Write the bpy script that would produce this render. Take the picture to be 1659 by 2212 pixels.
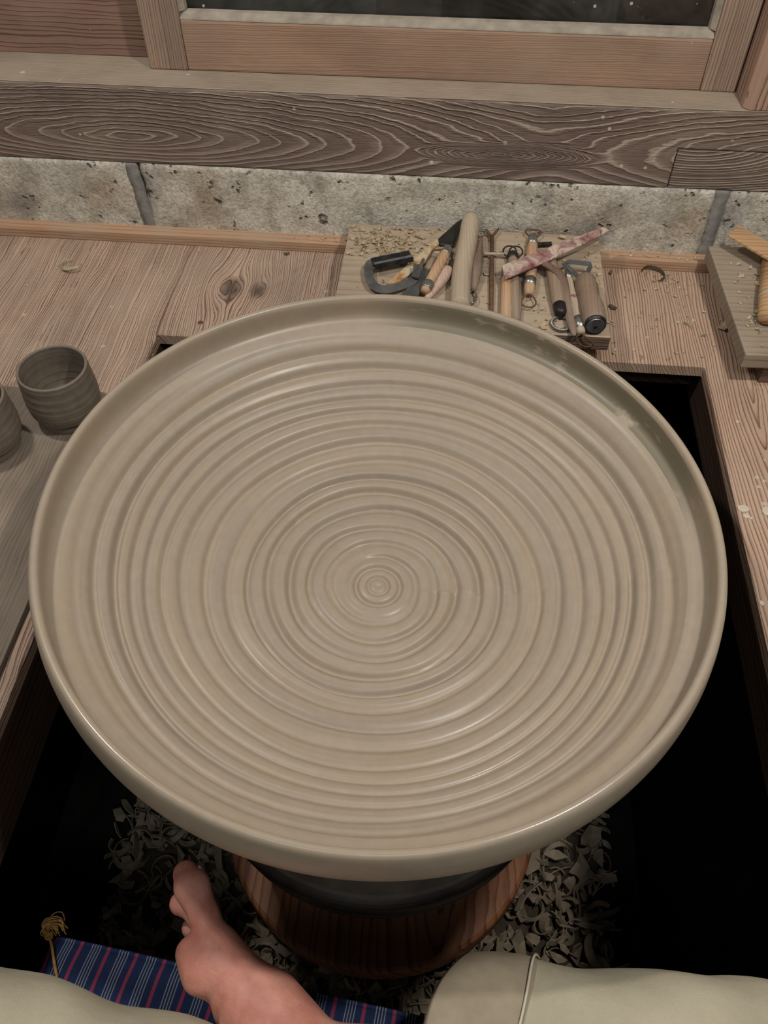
import bpy, bmesh, math, random
import numpy as np
from mathutils import Vector, Matrix, noise as mnoise

for o in list(bpy.data.objects):
    bpy.data.objects.remove(o)
SC = bpy.context.scene
COL = SC.collection
PI = math.pi

# ------------------------------------------------------------------ camera, world, lights, exposure
CAM = Vector((0.0, 0.0, 0.67639))
CR = Vector((0.9957, 0.0924, -0.0015)).normalized()
CF = Vector((-0.0591, 0.6234, -0.7796)).normalized()
CU = CR.cross(CF).normalized()
CR = CF.cross(CU).normalized()
FPX = 1790.0
cam = bpy.data.cameras.new('camera')
cam_o = bpy.data.objects.new('camera', cam)
COL.objects.link(cam_o)
cam_o.matrix_world = Matrix(((CR.x, CU.x, -CF.x, CAM.x), (CR.y, CU.y, -CF.y, CAM.y), (CR.z, CU.z, -CF.z, CAM.z), (0, 0, 0, 1)))
cam.sensor_fit = 'VERTICAL'
cam.sensor_height = 36.0
cam.sensor_width = 27.0
cam.lens = FPX / 2212.0 * 36.0
cam.clip_start = 0.01
SC.camera = cam_o

world = bpy.data.worlds.new('world')
SC.world = world
world.use_nodes = True
world.node_tree.nodes['Background'].inputs[0].default_value = (0.95, 0.97, 1.0, 1)
world.node_tree.nodes['Background'].inputs[1].default_value = 0.085

LP = (24.0, 21.0, 9.0)
def lamp(name, loc, power, color, radius):
    l = bpy.data.lights.new(name, 'POINT')
    l.energy = power
    l.color = color
    l.shadow_soft_size = radius
    o = bpy.data.objects.new(name, l)
    COL.objects.link(o)
    o.location = loc
    return o
lamp('window_lamp_light', (0.39, 0.37, 1.00), LP[0], (1.0, 0.945, 0.885), 0.035)
lamp('work_lamp_light', (-0.58, 0.60, 1.15), LP[1], (1.0, 0.95, 0.90), 0.035)

def fill_light(name, loc, rot, size, power, color):
    l = bpy.data.lights.new(name, 'AREA')
    l.shape = 'RECTANGLE'
    l.size, l.size_y = size
    l.energy = power
    l.color = color
    o = bpy.data.objects.new(name, l)
    COL.objects.link(o)
    o.location = loc
    o.rotation_euler = rot
    return o
fill_light('front_fill_light', (0.0, -0.7, 1.9), (math.radians(48), 0, 0), (1.4, 0.4), LP[2], (0.96, 0.98, 1.0))  # unseen fill added behind the camera to brighten the back wall

vs = SC.view_settings
vs.view_transform = 'Standard'
vs.look = 'None'
vs.exposure = 0.0
vs.gamma = 1.0
vs.use_curve_mapping = False

# ------------------------------------------------------------------ helpers: geometry
def at(px, py, z=0.0):
    d = CF * FPX + CR * (px - 829.5) - CU * (py - 1106.0)
    return CAM + d * ((z - CAM.z) / d.z)
def aty(px, py, y):
    d = CF * FPX + CR * (px - 829.5) - CU * (py - 1106.0)
    return CAM + d * ((y - CAM.y) / d.y)
def k1(x, y):
    return (780 + x / 5.925, 460 + y / 5.925)
def k2(x, y):
    return (1040 + x / 5.7207, 480 + y / 5.7207)

def tag(o, label=None, cat=None, group=None, kind=None):
    if label: o['label'] = label
    if cat: o['category'] = cat
    if group: o['group'] = group
    if kind: o['kind'] = kind
    return o

def mk(name, vf, mat, parent=None, base=(0, 0, 0), smooth=False, bevel=0.0, seg=2, angle=35):
    """one mesh object; the vertices are given in world space and stored relative to base"""
    v, f = vf
    b = Vector(base)
    me = bpy.data.meshes.new(name)
    me.from_pydata([tuple(Vector(p) - b) for p in v], [], f)
    me.validate()
    bm = bmesh.new(); bm.from_mesh(me)
    bmesh.ops.recalc_face_normals(bm, faces=bm.faces)
    if bevel > 0:
        es = [e for e in bm.edges if len(e.link_faces) == 2 and e.calc_face_angle(0) > math.radians(angle)]
        bmesh.ops.bevel(bm, geom=es, offset=bevel, segments=seg, affect='EDGES', profile=0.6, clamp_overlap=True)
    bm.to_mesh(me); bm.free()
    if smooth:
        me.polygons.foreach_set('use_smooth', [True] * len(me.polygons))
    o = bpy.data.objects.new(name, me)
    COL.objects.link(o)
    if mat: me.materials.append(mat)
    if parent is not None:
        o.parent = parent
        par = Vector((0, 0, 0)); p = parent
        while p is not None:
            par += p.location; p = p.parent
        o.location = b - par
    else:
        o.location = b
    return o

def side_material(o, m):
    o.data.materials.append(m)
    for p_ in o.data.polygons:
        if abs(p_.normal.z) < 0.6: p_.material_index = 1

def empty(name, base, label, cat, group=None, kind=None):
    o = bpy.data.objects.new(name, None)
    o.empty_display_size = 0.02
    COL.objects.link(o)
    o.location = base
    return tag(o, label, cat, group, kind)

def join(*vfs):
    V, F = [], []
    for v, f in vfs:
        n = len(V)
        V += list(v); F += [tuple(i + n for i in q) for q in f]
    return V, F

def box(x0, x1, y0, y1, z0, z1):
    v = [(x, y, z) for z in (z0, z1) for y in (y0, y1) for x in (x0, x1)]
    return v, [(0, 2, 3, 1), (4, 5, 7, 6), (0, 1, 5, 4), (2, 6, 7, 3), (0, 4, 6, 2), (1, 3, 7, 5)]

def prism(poly, z0, z1):
    n = len(poly)
    v = [(p[0], p[1], z0) for p in poly] + [(p[0], p[1], z1) for p in poly]
    f = [tuple(range(n))[::-1], tuple(range(n, 2 * n))] + [(i, (i + 1) % n, n + (i + 1) % n, n + i) for i in range(n)]
    return v, f

def tube(pts, rad, seg=12, cap=True, squash=1.0, up=None):
    pts = [Vector(p) for p in pts]
    n = len(pts)
    if not hasattr(rad, '__len__'): rad = [rad] * n
    tang = []
    for i in range(n):
        t = pts[min(i + 1, n - 1)] - pts[max(i - 1, 0)]
        tang.append(t.normalized() if t.length > 1e-9 else Vector((0, 0, 1)))
    u = Vector(up) if up is not None else (Vector((0, 0, 1)) if abs(tang[0].z) < 0.9 else Vector((1, 0, 0)))
    V, F = [], []
    for i in range(n):
        u = (u - tang[i] * u.dot(tang[i])).normalized()
        w = tang[i].cross(u)
        for k in range(seg):
            a = 2 * PI * k / seg
            V.append(pts[i] + w * (math.cos(a) * rad[i]) + u * (math.sin(a) * rad[i] * squash))
    for i in range(n - 1):
        for k in range(seg):
            F.append((i * seg + k, i * seg + (k + 1) % seg, (i + 1) * seg + (k + 1) % seg, (i + 1) * seg + k))
    if cap:
        F.append(tuple(range(seg))[::-1]); F.append(tuple((n - 1) * seg + k for k in range(seg)))
    return V, F

def ribbon(pts, width, thick, nrm):
    """flat strip along pts; nrm = the flat side's normal per point (or one)"""
    pts = [Vector(p) for p in pts]; n = len(pts)
    if not hasattr(width, '__len__'): width = [width] * n
    V, F = [], []
    for i in range(n):
        t = (pts[min(i + 1, n - 1)] - pts[max(i - 1, 0)]).normalized()
        nn = Vector(nrm[i] if isinstance(nrm, list) else nrm)
        nn = (nn - t * nn.dot(t)).normalized()
        s = t.cross(nn)
        for a, b in ((-1, -1), (1, -1), (1, 1), (-1, 1)):
            V.append(pts[i] + s * (a * width[i] / 2) + nn * (b * thick / 2))
    for i in range(n - 1):
        for k in range(4):
            F.append((i * 4 + k, i * 4 + (k + 1) % 4, (i + 1) * 4 + (k + 1) % 4, (i + 1) * 4 + k))
    F.append((3, 2, 1, 0)); F.append(tuple((n - 1) * 4 + k for k in range(4)))
    return V, F

def spline(pts, m=8):
    """Catmull-Rom through the points"""
    P = [Vector(p) for p in pts]
    P = [P[0] * 2 - P[1]] + P + [P[-1] * 2 - P[-2]]
    out = []
    for i in range(1, len(P) - 2):
        for k in range(m):
            t = k / m
            a, b, c, d = P[i - 1], P[i], P[i + 1], P[i + 2]
            out.append(0.5 * ((2 * b) + (c - a) * t + (2 * a - 5 * b + 4 * c - d) * t * t + (3 * b - a - 3 * c + d) * t ** 3))
    out.append(P[-2])
    return out

def lathe(prof, seg=64, cx=0, cy=0):
    """profile of (r, z); r=0 ends are closed with a fan"""
    V, F, rows = [], [], []
    for r, z in prof:
        if r < 1e-6:
            rows.append([len(V)]); V.append((cx, cy, z))
        else:
            rows.append(list(range(len(V), len(V) + seg)))
            V += [(cx + r * math.cos(2 * PI * k / seg), cy + r * math.sin(2 * PI * k / seg), z) for k in range(seg)]
    for a, b in zip(rows, rows[1:]):
        for k in range(seg):
            k2_ = (k + 1) % seg
            if len(a) == 1 and len(b) == 1: continue
            if len(a) == 1: F.append((a[0], b[k], b[k2_]))
            elif len(b) == 1: F.append((a[k], b[0], a[k2_]))
            else: F.append((a[k], a[k2_], b[k2_], b[k]))
    return V, F

# signed-distance modelling for the soft bodies (foot, trousers)
def cap_sdf(P, a, b, ra, rb):
    a = np.array(a, float); b = np.array(b, float)
    ab = b - a
    t = np.clip(((P - a) @ ab) / max(ab @ ab, 1e-12), 0, 1)
    return np.linalg.norm(P - a - t[..., None] * ab, axis=-1) - (ra + (rb - ra) * t)
def smin(a, b, k):
    h = np.clip(0.5 + 0.5 * (b - a) / k, 0, 1)
    return b * (1 - h) + a * h - k * h * (1 - h)
def surface_nets(fn, lo, hi, step):
    lo = np.array(lo, float); hi = np.array(hi, float)
    n = np.ceil((hi - lo) / step).astype(int) + 1
    g = np.stack(np.meshgrid(*[lo[i] + step * np.arange(n[i]) for i in range(3)], indexing='ij'), -1)
    D = fn(g.reshape(-1, 3)).reshape(n)
    nx, ny, nz = n
    c = np.stack([D[dx:nx - 1 + dx, dy:ny - 1 + dy, dz:nz - 1 + dz] for dx in (0, 1) for dy in (0, 1) for dz in (0, 1)], 0)
    offs = np.array([(dx, dy, dz) for dx in (0, 1) for dy in (0, 1) for dz in (0, 1)], float)
    act = (c.min(0) < 0) & (c.max(0) >= 0)
    acc = np.zeros(act.shape + (3,)); cnt = np.zeros(act.shape)
    for i in range(8):
        for j in range(i + 1, 8):
            if abs(offs[i] - offs[j]).sum() != 1: continue
            a, b = c[i], c[j]
            m = (a < 0) != (b < 0)
            t = np.where(m, a / np.where(m, a - b, 1), 0)
            acc += np.where(m[..., None], offs[i] + t[..., None] * (offs[j] - offs[i]), 0)
            cnt += m
    idx = -np.ones(act.shape, int)
    ii = np.argwhere(act)
    idx[act] = np.arange(len(ii))
    V = lo + step * (ii + acc[act] / cnt[act][:, None])
    F = []
    for ax in range(3):
        o1, o2 = [(1, 2), (2, 0), (0, 1)][ax]
        s0 = [slice(None)] * 3; s1 = [slice(None)] * 3
        s0[ax] = slice(0, n[ax] - 1); s1[ax] = slice(1, n[ax])
        a, b = D[tuple(s0)], D[tuple(s1)]
        for e, flip in ((np.argwhere((a < 0) & (b >= 0)), False), (np.argwhere((a >= 0) & (b < 0)), True)):
            for q in e:
                if q[o1] < 1 or q[o2] < 1 or q[o1] >= n[o1] - 1 or q[o2] >= n[o2] - 1: continue
                u = np.zeros(3, int); u[o1] = 1
                w = np.zeros(3, int); w[o2] = 1
                r = [idx[tuple(q)], idx[tuple(q - u)], idx[tuple(q - u - w)], idx[tuple(q - w)]]
                if min(r) < 0: continue
                F.append(tuple(int(k) for k in (r[::-1] if flip else r)))
    return [tuple(p) for p in V], F

# ------------------------------------------------------------------ helpers: materials
def srgb(r, g, b):
    f = lambda c: (c / 255 / 12.92) if c / 255 <= 0.04045 else ((c / 255 + 0.055) / 1.055) ** 2.4
    return (f(r), f(g), f(b), 1.0)

class G:
    def __init__(self, name, rough=0.7, spec=0.3):
        self.m = bpy.data.materials.new(name); self.m.use_nodes = True
        self.t = self.m.node_tree
        self.b = self.t.nodes['Principled BSDF']
        self.b.inputs['Roughness'].default_value = rough
        self.b.inputs['Specular IOR Level'].default_value = spec
        self._c = None
    def n(self, kind, **kw):
        x = self.t.nodes.new(kind)
        for k, v in kw.items(): setattr(x, k, v)
        return x
    def link(self, a, b): self.t.links.new(a, b)
    def put(self, sock, v):
        if hasattr(v, 'is_output') or isinstance(v, bpy.types.NodeSocket): self.link(v, sock)
        else: sock.default_value = v
    def co(self):
        if self._c is None: self._c = self.n('ShaderNodeTexCoord').outputs['Object']
        return self._c
    def math(self, op, a, b=0.0, c=None, clamp=False):
        x = self.n('ShaderNodeMath', operation=op, use_clamp=clamp)
        self.put(x.inputs[0], a); self.put(x.inputs[1], b)
        if c is not None: self.put(x.inputs[2], c)
        return x.outputs[0]
    def sep(self, v):
        x = self.n('ShaderNodeSeparateXYZ'); self.link(v, x.inputs[0]); return x.outputs
    def comb(self, x_, y_, z_):
        x = self.n('ShaderNodeCombineXYZ')
        for i, v in enumerate((x_, y_, z_)): self.put(x.inputs[i], v)
        return x.outputs[0]
    def noise(self, vec, scale, detail=4, rough=0.55, dim='3D', dist=0.0):
        x = self.n('ShaderNodeTexNoise', noise_dimensions=dim)
        x.inputs['Scale'].default_value = scale; x.inputs['Detail'].default_value = detail
        x.inputs['Roughness'].default_value = rough; x.inputs['Distortion'].default_value = dist
        if vec is not None: self.link(vec, x.inputs['Vector'])
        return x.outputs['Fac']
    def voro(self, vec, scale, feature='F1', out='Distance'):
        x = self.n('ShaderNodeTexVoronoi', feature=feature)
        x.inputs['Scale'].default_value = scale
        self.link(vec, x.inputs['Vector'])
        return x.outputs[out]
    def scale(self, v, s):
        x = self.n('ShaderNodeMapping'); self.link(v, x.inputs[0])
        x.inputs['Scale'].default_value = s
        return x.outputs[0]
    def ramp(self, fac, stops):
        x = self.n('ShaderNodeValToRGB')
        el = x.color_ramp.elements
        while len(el) < len(stops): el.new(0.5)
        for e, (p, c) in zip(el, stops):
            e.position = p
            e.color = c if hasattr(c, '__len__') else (c, c, c, 1)
        self.put(x.inputs[0], fac)
        return x.outputs[0]
    def mix(self, f, a, b, mode='MIX'):
        x = self.n('ShaderNodeMix', data_type='RGBA', blend_type=mode)
        self.put(x.inputs[0], f); self.put(x.inputs[6], a); self.put(x.inputs[7], b)
        return x.outputs[2]
    def bump(self, h, strength=0.3, dist=0.002):
        x = self.n('ShaderNodeBump')
        x.inputs['Strength'].default_value = strength; x.inputs['Distance'].default_value = dist
        self.link(h, x.inputs['Height'])
        self.link(x.outputs[0], self.b.inputs['Normal'])
    def color(self, c): self.put(self.b.inputs['Base Color'], c)
    def rough(self, r): self.put(self.b.inputs['Roughness'], r)

def simple(name, c1, c2, rough=0.7, spec=0.3, sc=60, bump=0.2, bsc=200, bd=0.001, metal=0.0):
    g = G(name, rough, spec)
    f = g.ramp(g.noise(g.co(), sc, 5), [(0.3, c1), (0.7, c2)])
    g.color(f)
    g.b.inputs['Metallic'].default_value = metal
    if bump: g.bump(g.noise(g.co(), bsc, 3), bump, bd)
    return g.m

def wood(name, light, mid, dark, along='Y', eyes=((0, 0.5, 1.0, 0.1),), rings=20, wob=0.004, stops=None, dust=None, dust_amt=0.35,
         spots=0.0, rough=0.75, relief=0.35, bd=0.0015, knots=(), cross='X', stain=0.25, jitter=1.2):
    """flat-sawn boards: growth rings are the level lines of long ellipses ('eyes': along, across, length, width)"""
    g = G(name, rough, 0.25)
    s = g.sep(g.co())
    ax = {'X': 0, 'Y': 1, 'Z': 2}
    L, W = s[ax[along]], s[ax[cross]]
    T = s[3 - ax[along] - ax[cross]]
    low = g.comb(g.math('MULTIPLY', L, 5.0), g.math('MULTIPLY', W, 22.0), g.math('MULTIPLY', T, 22.0))
    mid_n = g.comb(g.math('MULTIPLY', L, 26.0), g.math('MULTIPLY', W, 70.0), g.math('MULTIPLY', T, 70.0))
    n1 = g.math('SUBTRACT', g.noise(low, 1.0, 2), 0.5)
    n2 = g.math('SUBTRACT', g.noise(mid_n, 1.0, 3), 0.5)
    Wd = g.math('ADD', W, g.math('ADD', g.math('MULTIPLY', n1, wob * 4), g.math('MULTIPLY', n2, wob)))
    kn_mask = None
    for (kl, kw, kr, ks) in knots:      # the grain bends round a knot
        dl = g.math('MULTIPLY', g.math('SUBTRACT', L, kl), 1.0 / kr)
        dw = g.math('MULTIPLY', g.math('SUBTRACT', W, kw), 1.6 / kr)
        d2 = g.math('ADD', g.math('MULTIPLY', dl, dl), g.math('MULTIPLY', dw, dw))
        push = g.math('MULTIPLY', g.math('DIVIDE', dw, g.math('ADD', d2, 0.35)), -ks)
        Wd = g.math('ADD', Wd, push)
        km = g.math('SUBTRACT', 1.0, g.math('ADD', g.math('MULTIPLY', d2, 2.2), g.math('MULTIPLY', n2, 1.2)), clamp=True)
        kn_mask = km if kn_mask is None else g.math('MAXIMUM', kn_mask, km)
    F = None
    for (l0, w0, a, b) in eyes:
        dl = g.math('MULTIPLY', g.math('SUBTRACT', L, l0), 1.0 / a)
        dw = g.math('MULTIPLY', g.math('SUBTRACT', Wd, w0), 1.0 / b)
        # thickness direction lets the rings carry over the board's edges and end grain
        dt = g.math('MULTIPLY', T, 0.6 / b)
        dw = g.math('ADD', dw, dt)
        f = g.math('SQRT', g.math('ADD', g.math('MULTIPLY', dl, dl), g.math('MULTIPLY', dw, dw)))
        F = f if F is None else g.math('SMOOTH_MIN', F, f, 0.25)
    ph = g.math('MULTIPLY', F, float(rings))
    jt = g.noise(g.comb(g.math('MULTIPLY', ph, 0.45), 0.0, 0.0), 1.0, 2)
    ph = g.math('ADD', ph, g.math('MULTIPLY', jt, jitter * 2))
    ph = g.math('ADD', ph, g.math('MULTIPLY', n2, 0.55))
    v = g.math('FRACT', ph)
    stops = stops or [(0.0, light), (0.45, light), (0.72, mid), (0.88, dark), (0.95, dark), (1.0, light)]
    c = g.ramp(v, stops)
    fib = g.noise(g.comb(g.math('MULTIPLY', L, 40.0), g.math('MULTIPLY', W, 900.0), g.math('MULTIPLY', T, 900.0)), 1.0, 3)
    c = g.mix(0.35, c, g.mix(1.0, c, g.ramp(fib, [(0.25, 0.45), (0.75, 1.0)]), 'MULTIPLY'))
    big = g.noise(g.comb(g.math('MULTIPLY', L, 6.0), g.math('MULTIPLY', W, 14.0), g.math('MULTIPLY', T, 14.0)), 1.0, 4)
    c = g.mix(stain, c, g.mix(1.0, c, g.ramp(big, [(0.3, 0.35), (0.62, 1.0)]), 'MULTIPLY'))
    if kn_mask is not None:
        c = g.mix(g.math('MULTIPLY', kn_mask, 0.85), c, srgb(58, 42, 34))
    if dust is not None:
        dn = g.noise(g.co(), 9.0, 5, 0.6)
        c = g.mix(g.math('MULTIPLY', g.ramp(dn, [(0.36, 0.0), (0.7, 1.0)]), dust_amt), c, dust)
    if spots > 0:
        vd = g.voro(g.co(), spots)
        pick = g.noise(g.co(), spots * 0.35, 1)
        m = g.math('MULTIPLY', g.math('LESS_THAN', vd, 0.105), g.math('GREATER_THAN', pick, 0.53))
        c = g.mix(g.math('MULTIPLY', m, 0.8), c, srgb(188, 180, 168))
    g.color(c)
    h = g.math('ADD', g.ramp(v, [(0, 0.35), (0.5, 0.2), (0.86, 1.0), (0.95, 0.8), (1.0, 0.35)]), g.math('MULTIPLY', fib, 0.5))
    g.bump(h, relief, bd)
    return g.m

DUST = srgb(160, 146, 126)
# ------------------------------------------------------------------ materials of the setting
M = {}
M['deck_left'] = wood('deck_wood_left', srgb(196, 168, 146), srgb(168, 137, 115), srgb(112, 85, 70), eyes=[(0.3, 0.72, 3.2, 0.32)], rings=112, wob=0.0055, dust=srgb(174, 158, 140), dust_amt=0.4, spots=34, knots=[(0.905, 0.160, 0.046, 0.020), (0.903, 0.196, 0.032, 0.008)], relief=0.6, stain=0.5, jitter=1.7)
M['deck_mid'] = wood('deck_wood_mid', srgb(200, 168, 140), srgb(166, 130, 105), srgb(116, 84, 66), eyes=[(0.0, -0.6, 4.0, 0.4)], rings=110, wob=0.003, dust=srgb(176, 158, 136), dust_amt=0.4, spots=30, relief=0.6, jitter=1.6)
M['deck_right'] = wood('deck_wood_right', srgb(196, 166, 142), srgb(170, 134, 110), srgb(124, 90, 72), eyes=[(0.80, 0.175, 0.85, 0.07)], rings=19, wob=0.004, dust=srgb(176, 157, 138), dust_amt=0.4, spots=40, relief=0.5, jitter=0.8, stain=0.35)
M['deck_front'] = wood('worn_board_wood', srgb(152, 136, 119), srgb(145, 128, 111), srgb(126, 108, 93), eyes=[(0.0, 0.5, 3.0, 0.4)], rings=90, wob=0.006, dust=srgb(138, 128, 114), dust_amt=0.75, spots=40, stain=0.8, relief=0.25)
M['dark_wood'] = wood('dark_wood', srgb(74, 54, 42), srgb(60, 43, 33), srgb(40, 28, 22), eyes=[(0, 0.4, 3, 0.3)], rings=30, cross='Z', dust=srgb(80, 64, 52), dust_amt=0.2)
M['batten'] = wood('batten_wood', srgb(190, 152, 120), srgb(180, 140, 108), srgb(160, 118, 90), along='X', cross='Z', eyes=[(0, 0.3, 4, 0.2)], rings=40, wob=0.002, dust=srgb(172, 154, 132), dust_amt=0.6, relief=0.2)
M['beam'] = wood('beam_wood', srgb(124, 103, 92), srgb(120, 99, 89), srgb(179, 166, 150), along='X', cross='Z',
                 eyes=[(0.225, 0.037, 0.36, 0.052), (0.70, 0.034, 0.10, 0.013), (-0.5, 0.03, 0.3, 0.04), (1.35, 0.04, 0.4, 0.05)], rings=11, wob=0.0035,
                 stops=[(0, srgb(110, 92, 83)), (0.55, srgb(122, 103, 93)), (0.78, srgb(136, 117, 106)), (0.88, srgb(184, 169, 152)), (0.96, srgb(152, 136, 122)), (1, srgb(106, 87, 78))],
                 dust=srgb(161, 147, 129), dust_amt=0.35, spots=40, relief=0.9, bd=0.002, stain=0.3, jitter=1.0)
M['beam_patch'] = wood('beam_patch_wood', srgb(115, 94, 83), srgb(120, 99, 87), srgb(172, 159, 143), along='X', cross='Z', eyes=[(0.02, 0.06, 0.1, 0.03)], rings=9, wob=0.002,
                 stops=[(0, srgb(108, 90, 80)), (0.6, srgb(117, 99, 89)), (0.85, srgb(175, 161, 145)), (1, srgb(99, 80, 71))], dust=srgb(161, 147, 129), dust_amt=0.3, relief=0.9, bd=0.002)
M['rail'] = wood('sash_rail_wood', srgb(170, 138, 114), srgb(162, 129, 106), srgb(146, 113, 92), along='X', cross='Z', eyes=[(0.35, -0.18, 1.6, 0.16)], rings=62, wob=0.002, dust=srgb(150, 130, 112), dust_amt=0.55, spots=26, stain=0.55, relief=0.2)
M['stile'] = wood('sash_stile_wood', srgb(170, 143, 122), srgb(156, 128, 108), srgb(122, 95, 80), along='Z', cross='X', eyes=[(0.0, 0.3, 3, 0.25)], rings=75, wob=0.003, dust=srgb(150, 134, 118), dust_amt=0.5, spots=26, stain=0.65, relief=0.5)
M['panel'] = wood('panel_wood', srgb(146, 114, 97), srgb(130, 98, 82), srgb(92, 66, 55), along='X', cross='Z', eyes=[(0.5, 0.4, 3, 0.3)], rings=48, wob=0.005, dust=srgb(140, 118, 104), dust_amt=0.4, spots=24, stain=0.5, relief=0.4)
M['jamb'] = wood('jamb_wood', srgb(178, 144, 122), srgb(158, 124, 104), srgb(106, 80, 66), along='Z', cross='X', eyes=[(0.0, -0.3, 3, 0.25)], rings=34, wob=0.002, dust=srgb(160, 142, 126), dust_amt=0.4, relief=0.5)
M['sill_top'] = simple('dusty_sill', srgb(140, 126, 108), srgb(160, 146, 126), 0.9, 0.1, 25, 0.3, 160)

def make_stone():
    g = G('tuff_stone', 0.95, 0.1)
    co = g.co()
    c = g.ramp(g.noise(co, 16, 9, 0.74), [(0.26, srgb(138, 131, 118)), (0.42, srgb(198, 191, 174)), (0.54, srgb(236, 229, 212)), (0.66, srgb(206, 197, 178)), (0.8, srgb(164, 156, 142))])
    c = g.mix(g.ramp(g.noise(co, 9, 5), [(0.5, 0.0), (0.72, 0.6)]), c, srgb(190, 166, 134))
    fine = g.noise(co, 210, 5, 0.75)
    c = g.mix(0.6, c, g.mix(1.0, c, g.ramp(fine, [(0.36, 0.42), (0.56, 1.0)]), 'MULTIPLY'))
    wv = g.n('ShaderNodeVectorMath', operation='ADD')
    g.link(co, wv.inputs[0])
    nz = g.n('ShaderNodeTexNoise'); nz.inputs['Scale'].default_value = 90; nz.inputs['Detail'].default_value = 4; g.link(co, nz.inputs['Vector'])
    sc = g.n('ShaderNodeVectorMath', operation='SCALE'); g.link(nz.outputs['Color'], sc.inputs[0]); sc.inputs['Scale'].default_value = 0.022
    g.link(sc.outputs[0], wv.inputs[1])
    pm = None
    for scale, lo_, pk in ((44, 0.57, 20), (80, 0.56, 34)):
        pit = g.voro(wv.outputs[0], scale)
        m = g.math('MULTIPLY', g.ramp(pit, [(0.10, 1.0), (0.30, 0.0)]), g.ramp(g.noise(co, pk, 2), [(lo_, 0.0), (lo_ + 0.06, 1.0)]))
        pm = m if pm is None else g.math('MAXIMUM', pm, m)
    c = g.mix(g.math('MULTIPLY', pm, 0.9), c, srgb(72, 62, 50))
    c = g.mix(g.ramp(g.noise(co, 7, 4, 0.6), [(0.54, 0.0), (0.74, 0.6)]), c, srgb(112, 106, 102))
    g.color(c)
    g.bump(g.math('SUBTRACT', g.math('ADD', fine, g.noise(co, 60, 4)), g.math('MULTIPLY', pm, 1.8)), 0.9, 0.004)
    return g.m
M['stone'] = make_stone()
M['mortar'] = simple('mortar', srgb(118, 117, 113), srgb(146, 143, 136), 0.95, 0.1, 90, 0.5, 240, 0.0015)
M['soil'] = simple('shade_dark_soil', srgb(26, 24, 22), srgb(44, 40, 36), 0.95, 0.1, 30, 0.5, 60, 0.004)  # soil colour darkened so the floor edges look unlit
M['pit_shade'] = simple('shade_dark_boards', srgb(14, 13, 13), srgb(22, 20, 19), 0.9, 0.1, 30, 0.3, 60, 0.002)  # near-black colour puts the pit's shade into its walls
M['putty'] = simple('window_putty', srgb(128, 119, 106), srgb(158, 148, 133), 0.85, 0.2, 60, 0.5, 180)

# ------------------------------------------------------------------ the setting
HX0, HX1, HY1 = -0.364, 0.317, 0.8025       # the pit opening in the deck
WY = 1.0177                                  # face of the stone footing
deck = empty('floor', (0, 0, 0), 'weathered plank deck with a rectangular opening for the wheel', 'floor', kind='structure')
TH = 0.017
p = mk('plank', prism([(-0.80, 0.17), (HX0, 0.17), (HX0, HY1), (-0.135, HY1), (-0.135, WY + .01), (-0.80, WY + .01)], -TH, 0), M['deck_left'], deck, (-0.45, 0, 0), bevel=0.0015, seg=1)
mk('plank', prism([(-0.1345, HY1), (0.1895, HY1), (0.1895, WY + .01), (-0.1345, WY + .01)], -TH, 0), M['deck_mid'], deck, (0, 0, 0), bevel=0.0012, seg=1)
mk('plank', prism([(0.19, HY1), (HX1, HY1), (HX1, 0.17), (0.74, 0.17), (0.74, WY + .01), (0.19, WY + .01)], -TH, 0), M['deck_right'], deck, (0.19, 0, 0), bevel=0.0015, seg=1)
mk('plank', box(-1.45, -0.8005, 0.17, WY + .01, -TH, 0), M['deck_mid'], deck, (-1.1, 0, 0), bevel=0.0012, seg=1)
mk('plank', box(0.7405, 1.40, 0.17, WY + .01, -TH, 0), M['deck_left'], deck, (1.1, 0, 0), bevel=0.0012, seg=1)
mk('joist', box(HX0 - 0.06, HX0 - 0.0006, 0.18, 1.0, -0.104, -TH - 0.0004), M['dark_wood'], deck, (HX0, 0, 0), bevel=0.001, seg=1)
mk('joist', box(HX1 + 0.0006, HX1 + 0.06, 0.18, 1.0, -0.066, -TH - 0.0004), M['dark_wood'], deck, (HX1, 0, 0), bevel=0.001, seg=1)
mk('joist', box(HX0 + 0.001, HX1 - 0.001, HY1 + 0.022, HY1 + 0.06, -0.050, -TH - 0.0004), M['dark_wood'], deck, (0, HY1, 0), bevel=0.001, seg=1)

# pit below the deck
tag(mk('pit_floor', box(-0.62, 0.42, -0.6, 1.2, -0.80, -0.765), M['soil'], None, (0, 0.4, -0.78)), 'soil floor of the wheel pit, darkened in colour as shade', 'floor', kind='structure')
for nm, b_, lb in (('wall_pit_left', box(-0.64, -0.60, -0.6, 1.2, -0.80, -0.105), 'left wall of the wheel pit under the deck, shade put into its dark colour'),
                   ('wall_pit_right', box(0.378, 0.42, -0.6, 1.2, -0.80, -0.067), 'right wall of the wheel pit under the deck, shade put into its dark colour'),
                   ('wall_pit_back', box(-0.60, 0.378, 1.16, 1.2, -0.80, -0.10), 'back wall of the wheel pit under the deck, shade put into its dark colour')):
    tag(mk(nm, b_, M['pit_shade'], None, (0, 0.4, -0.8)), lb, 'wall', kind='structure')

# batten at the foot of the stones
tag(mk('baseboard_back', box(-1.45, 1.4, 0.996, WY + 0.002, 0.0002, 0.0145), M['batten'], None, (0, 1.0, 0), bevel=0.0015), 'narrow pale timber batten along the foot of the stones', 'baseboard', kind='structure')

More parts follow.
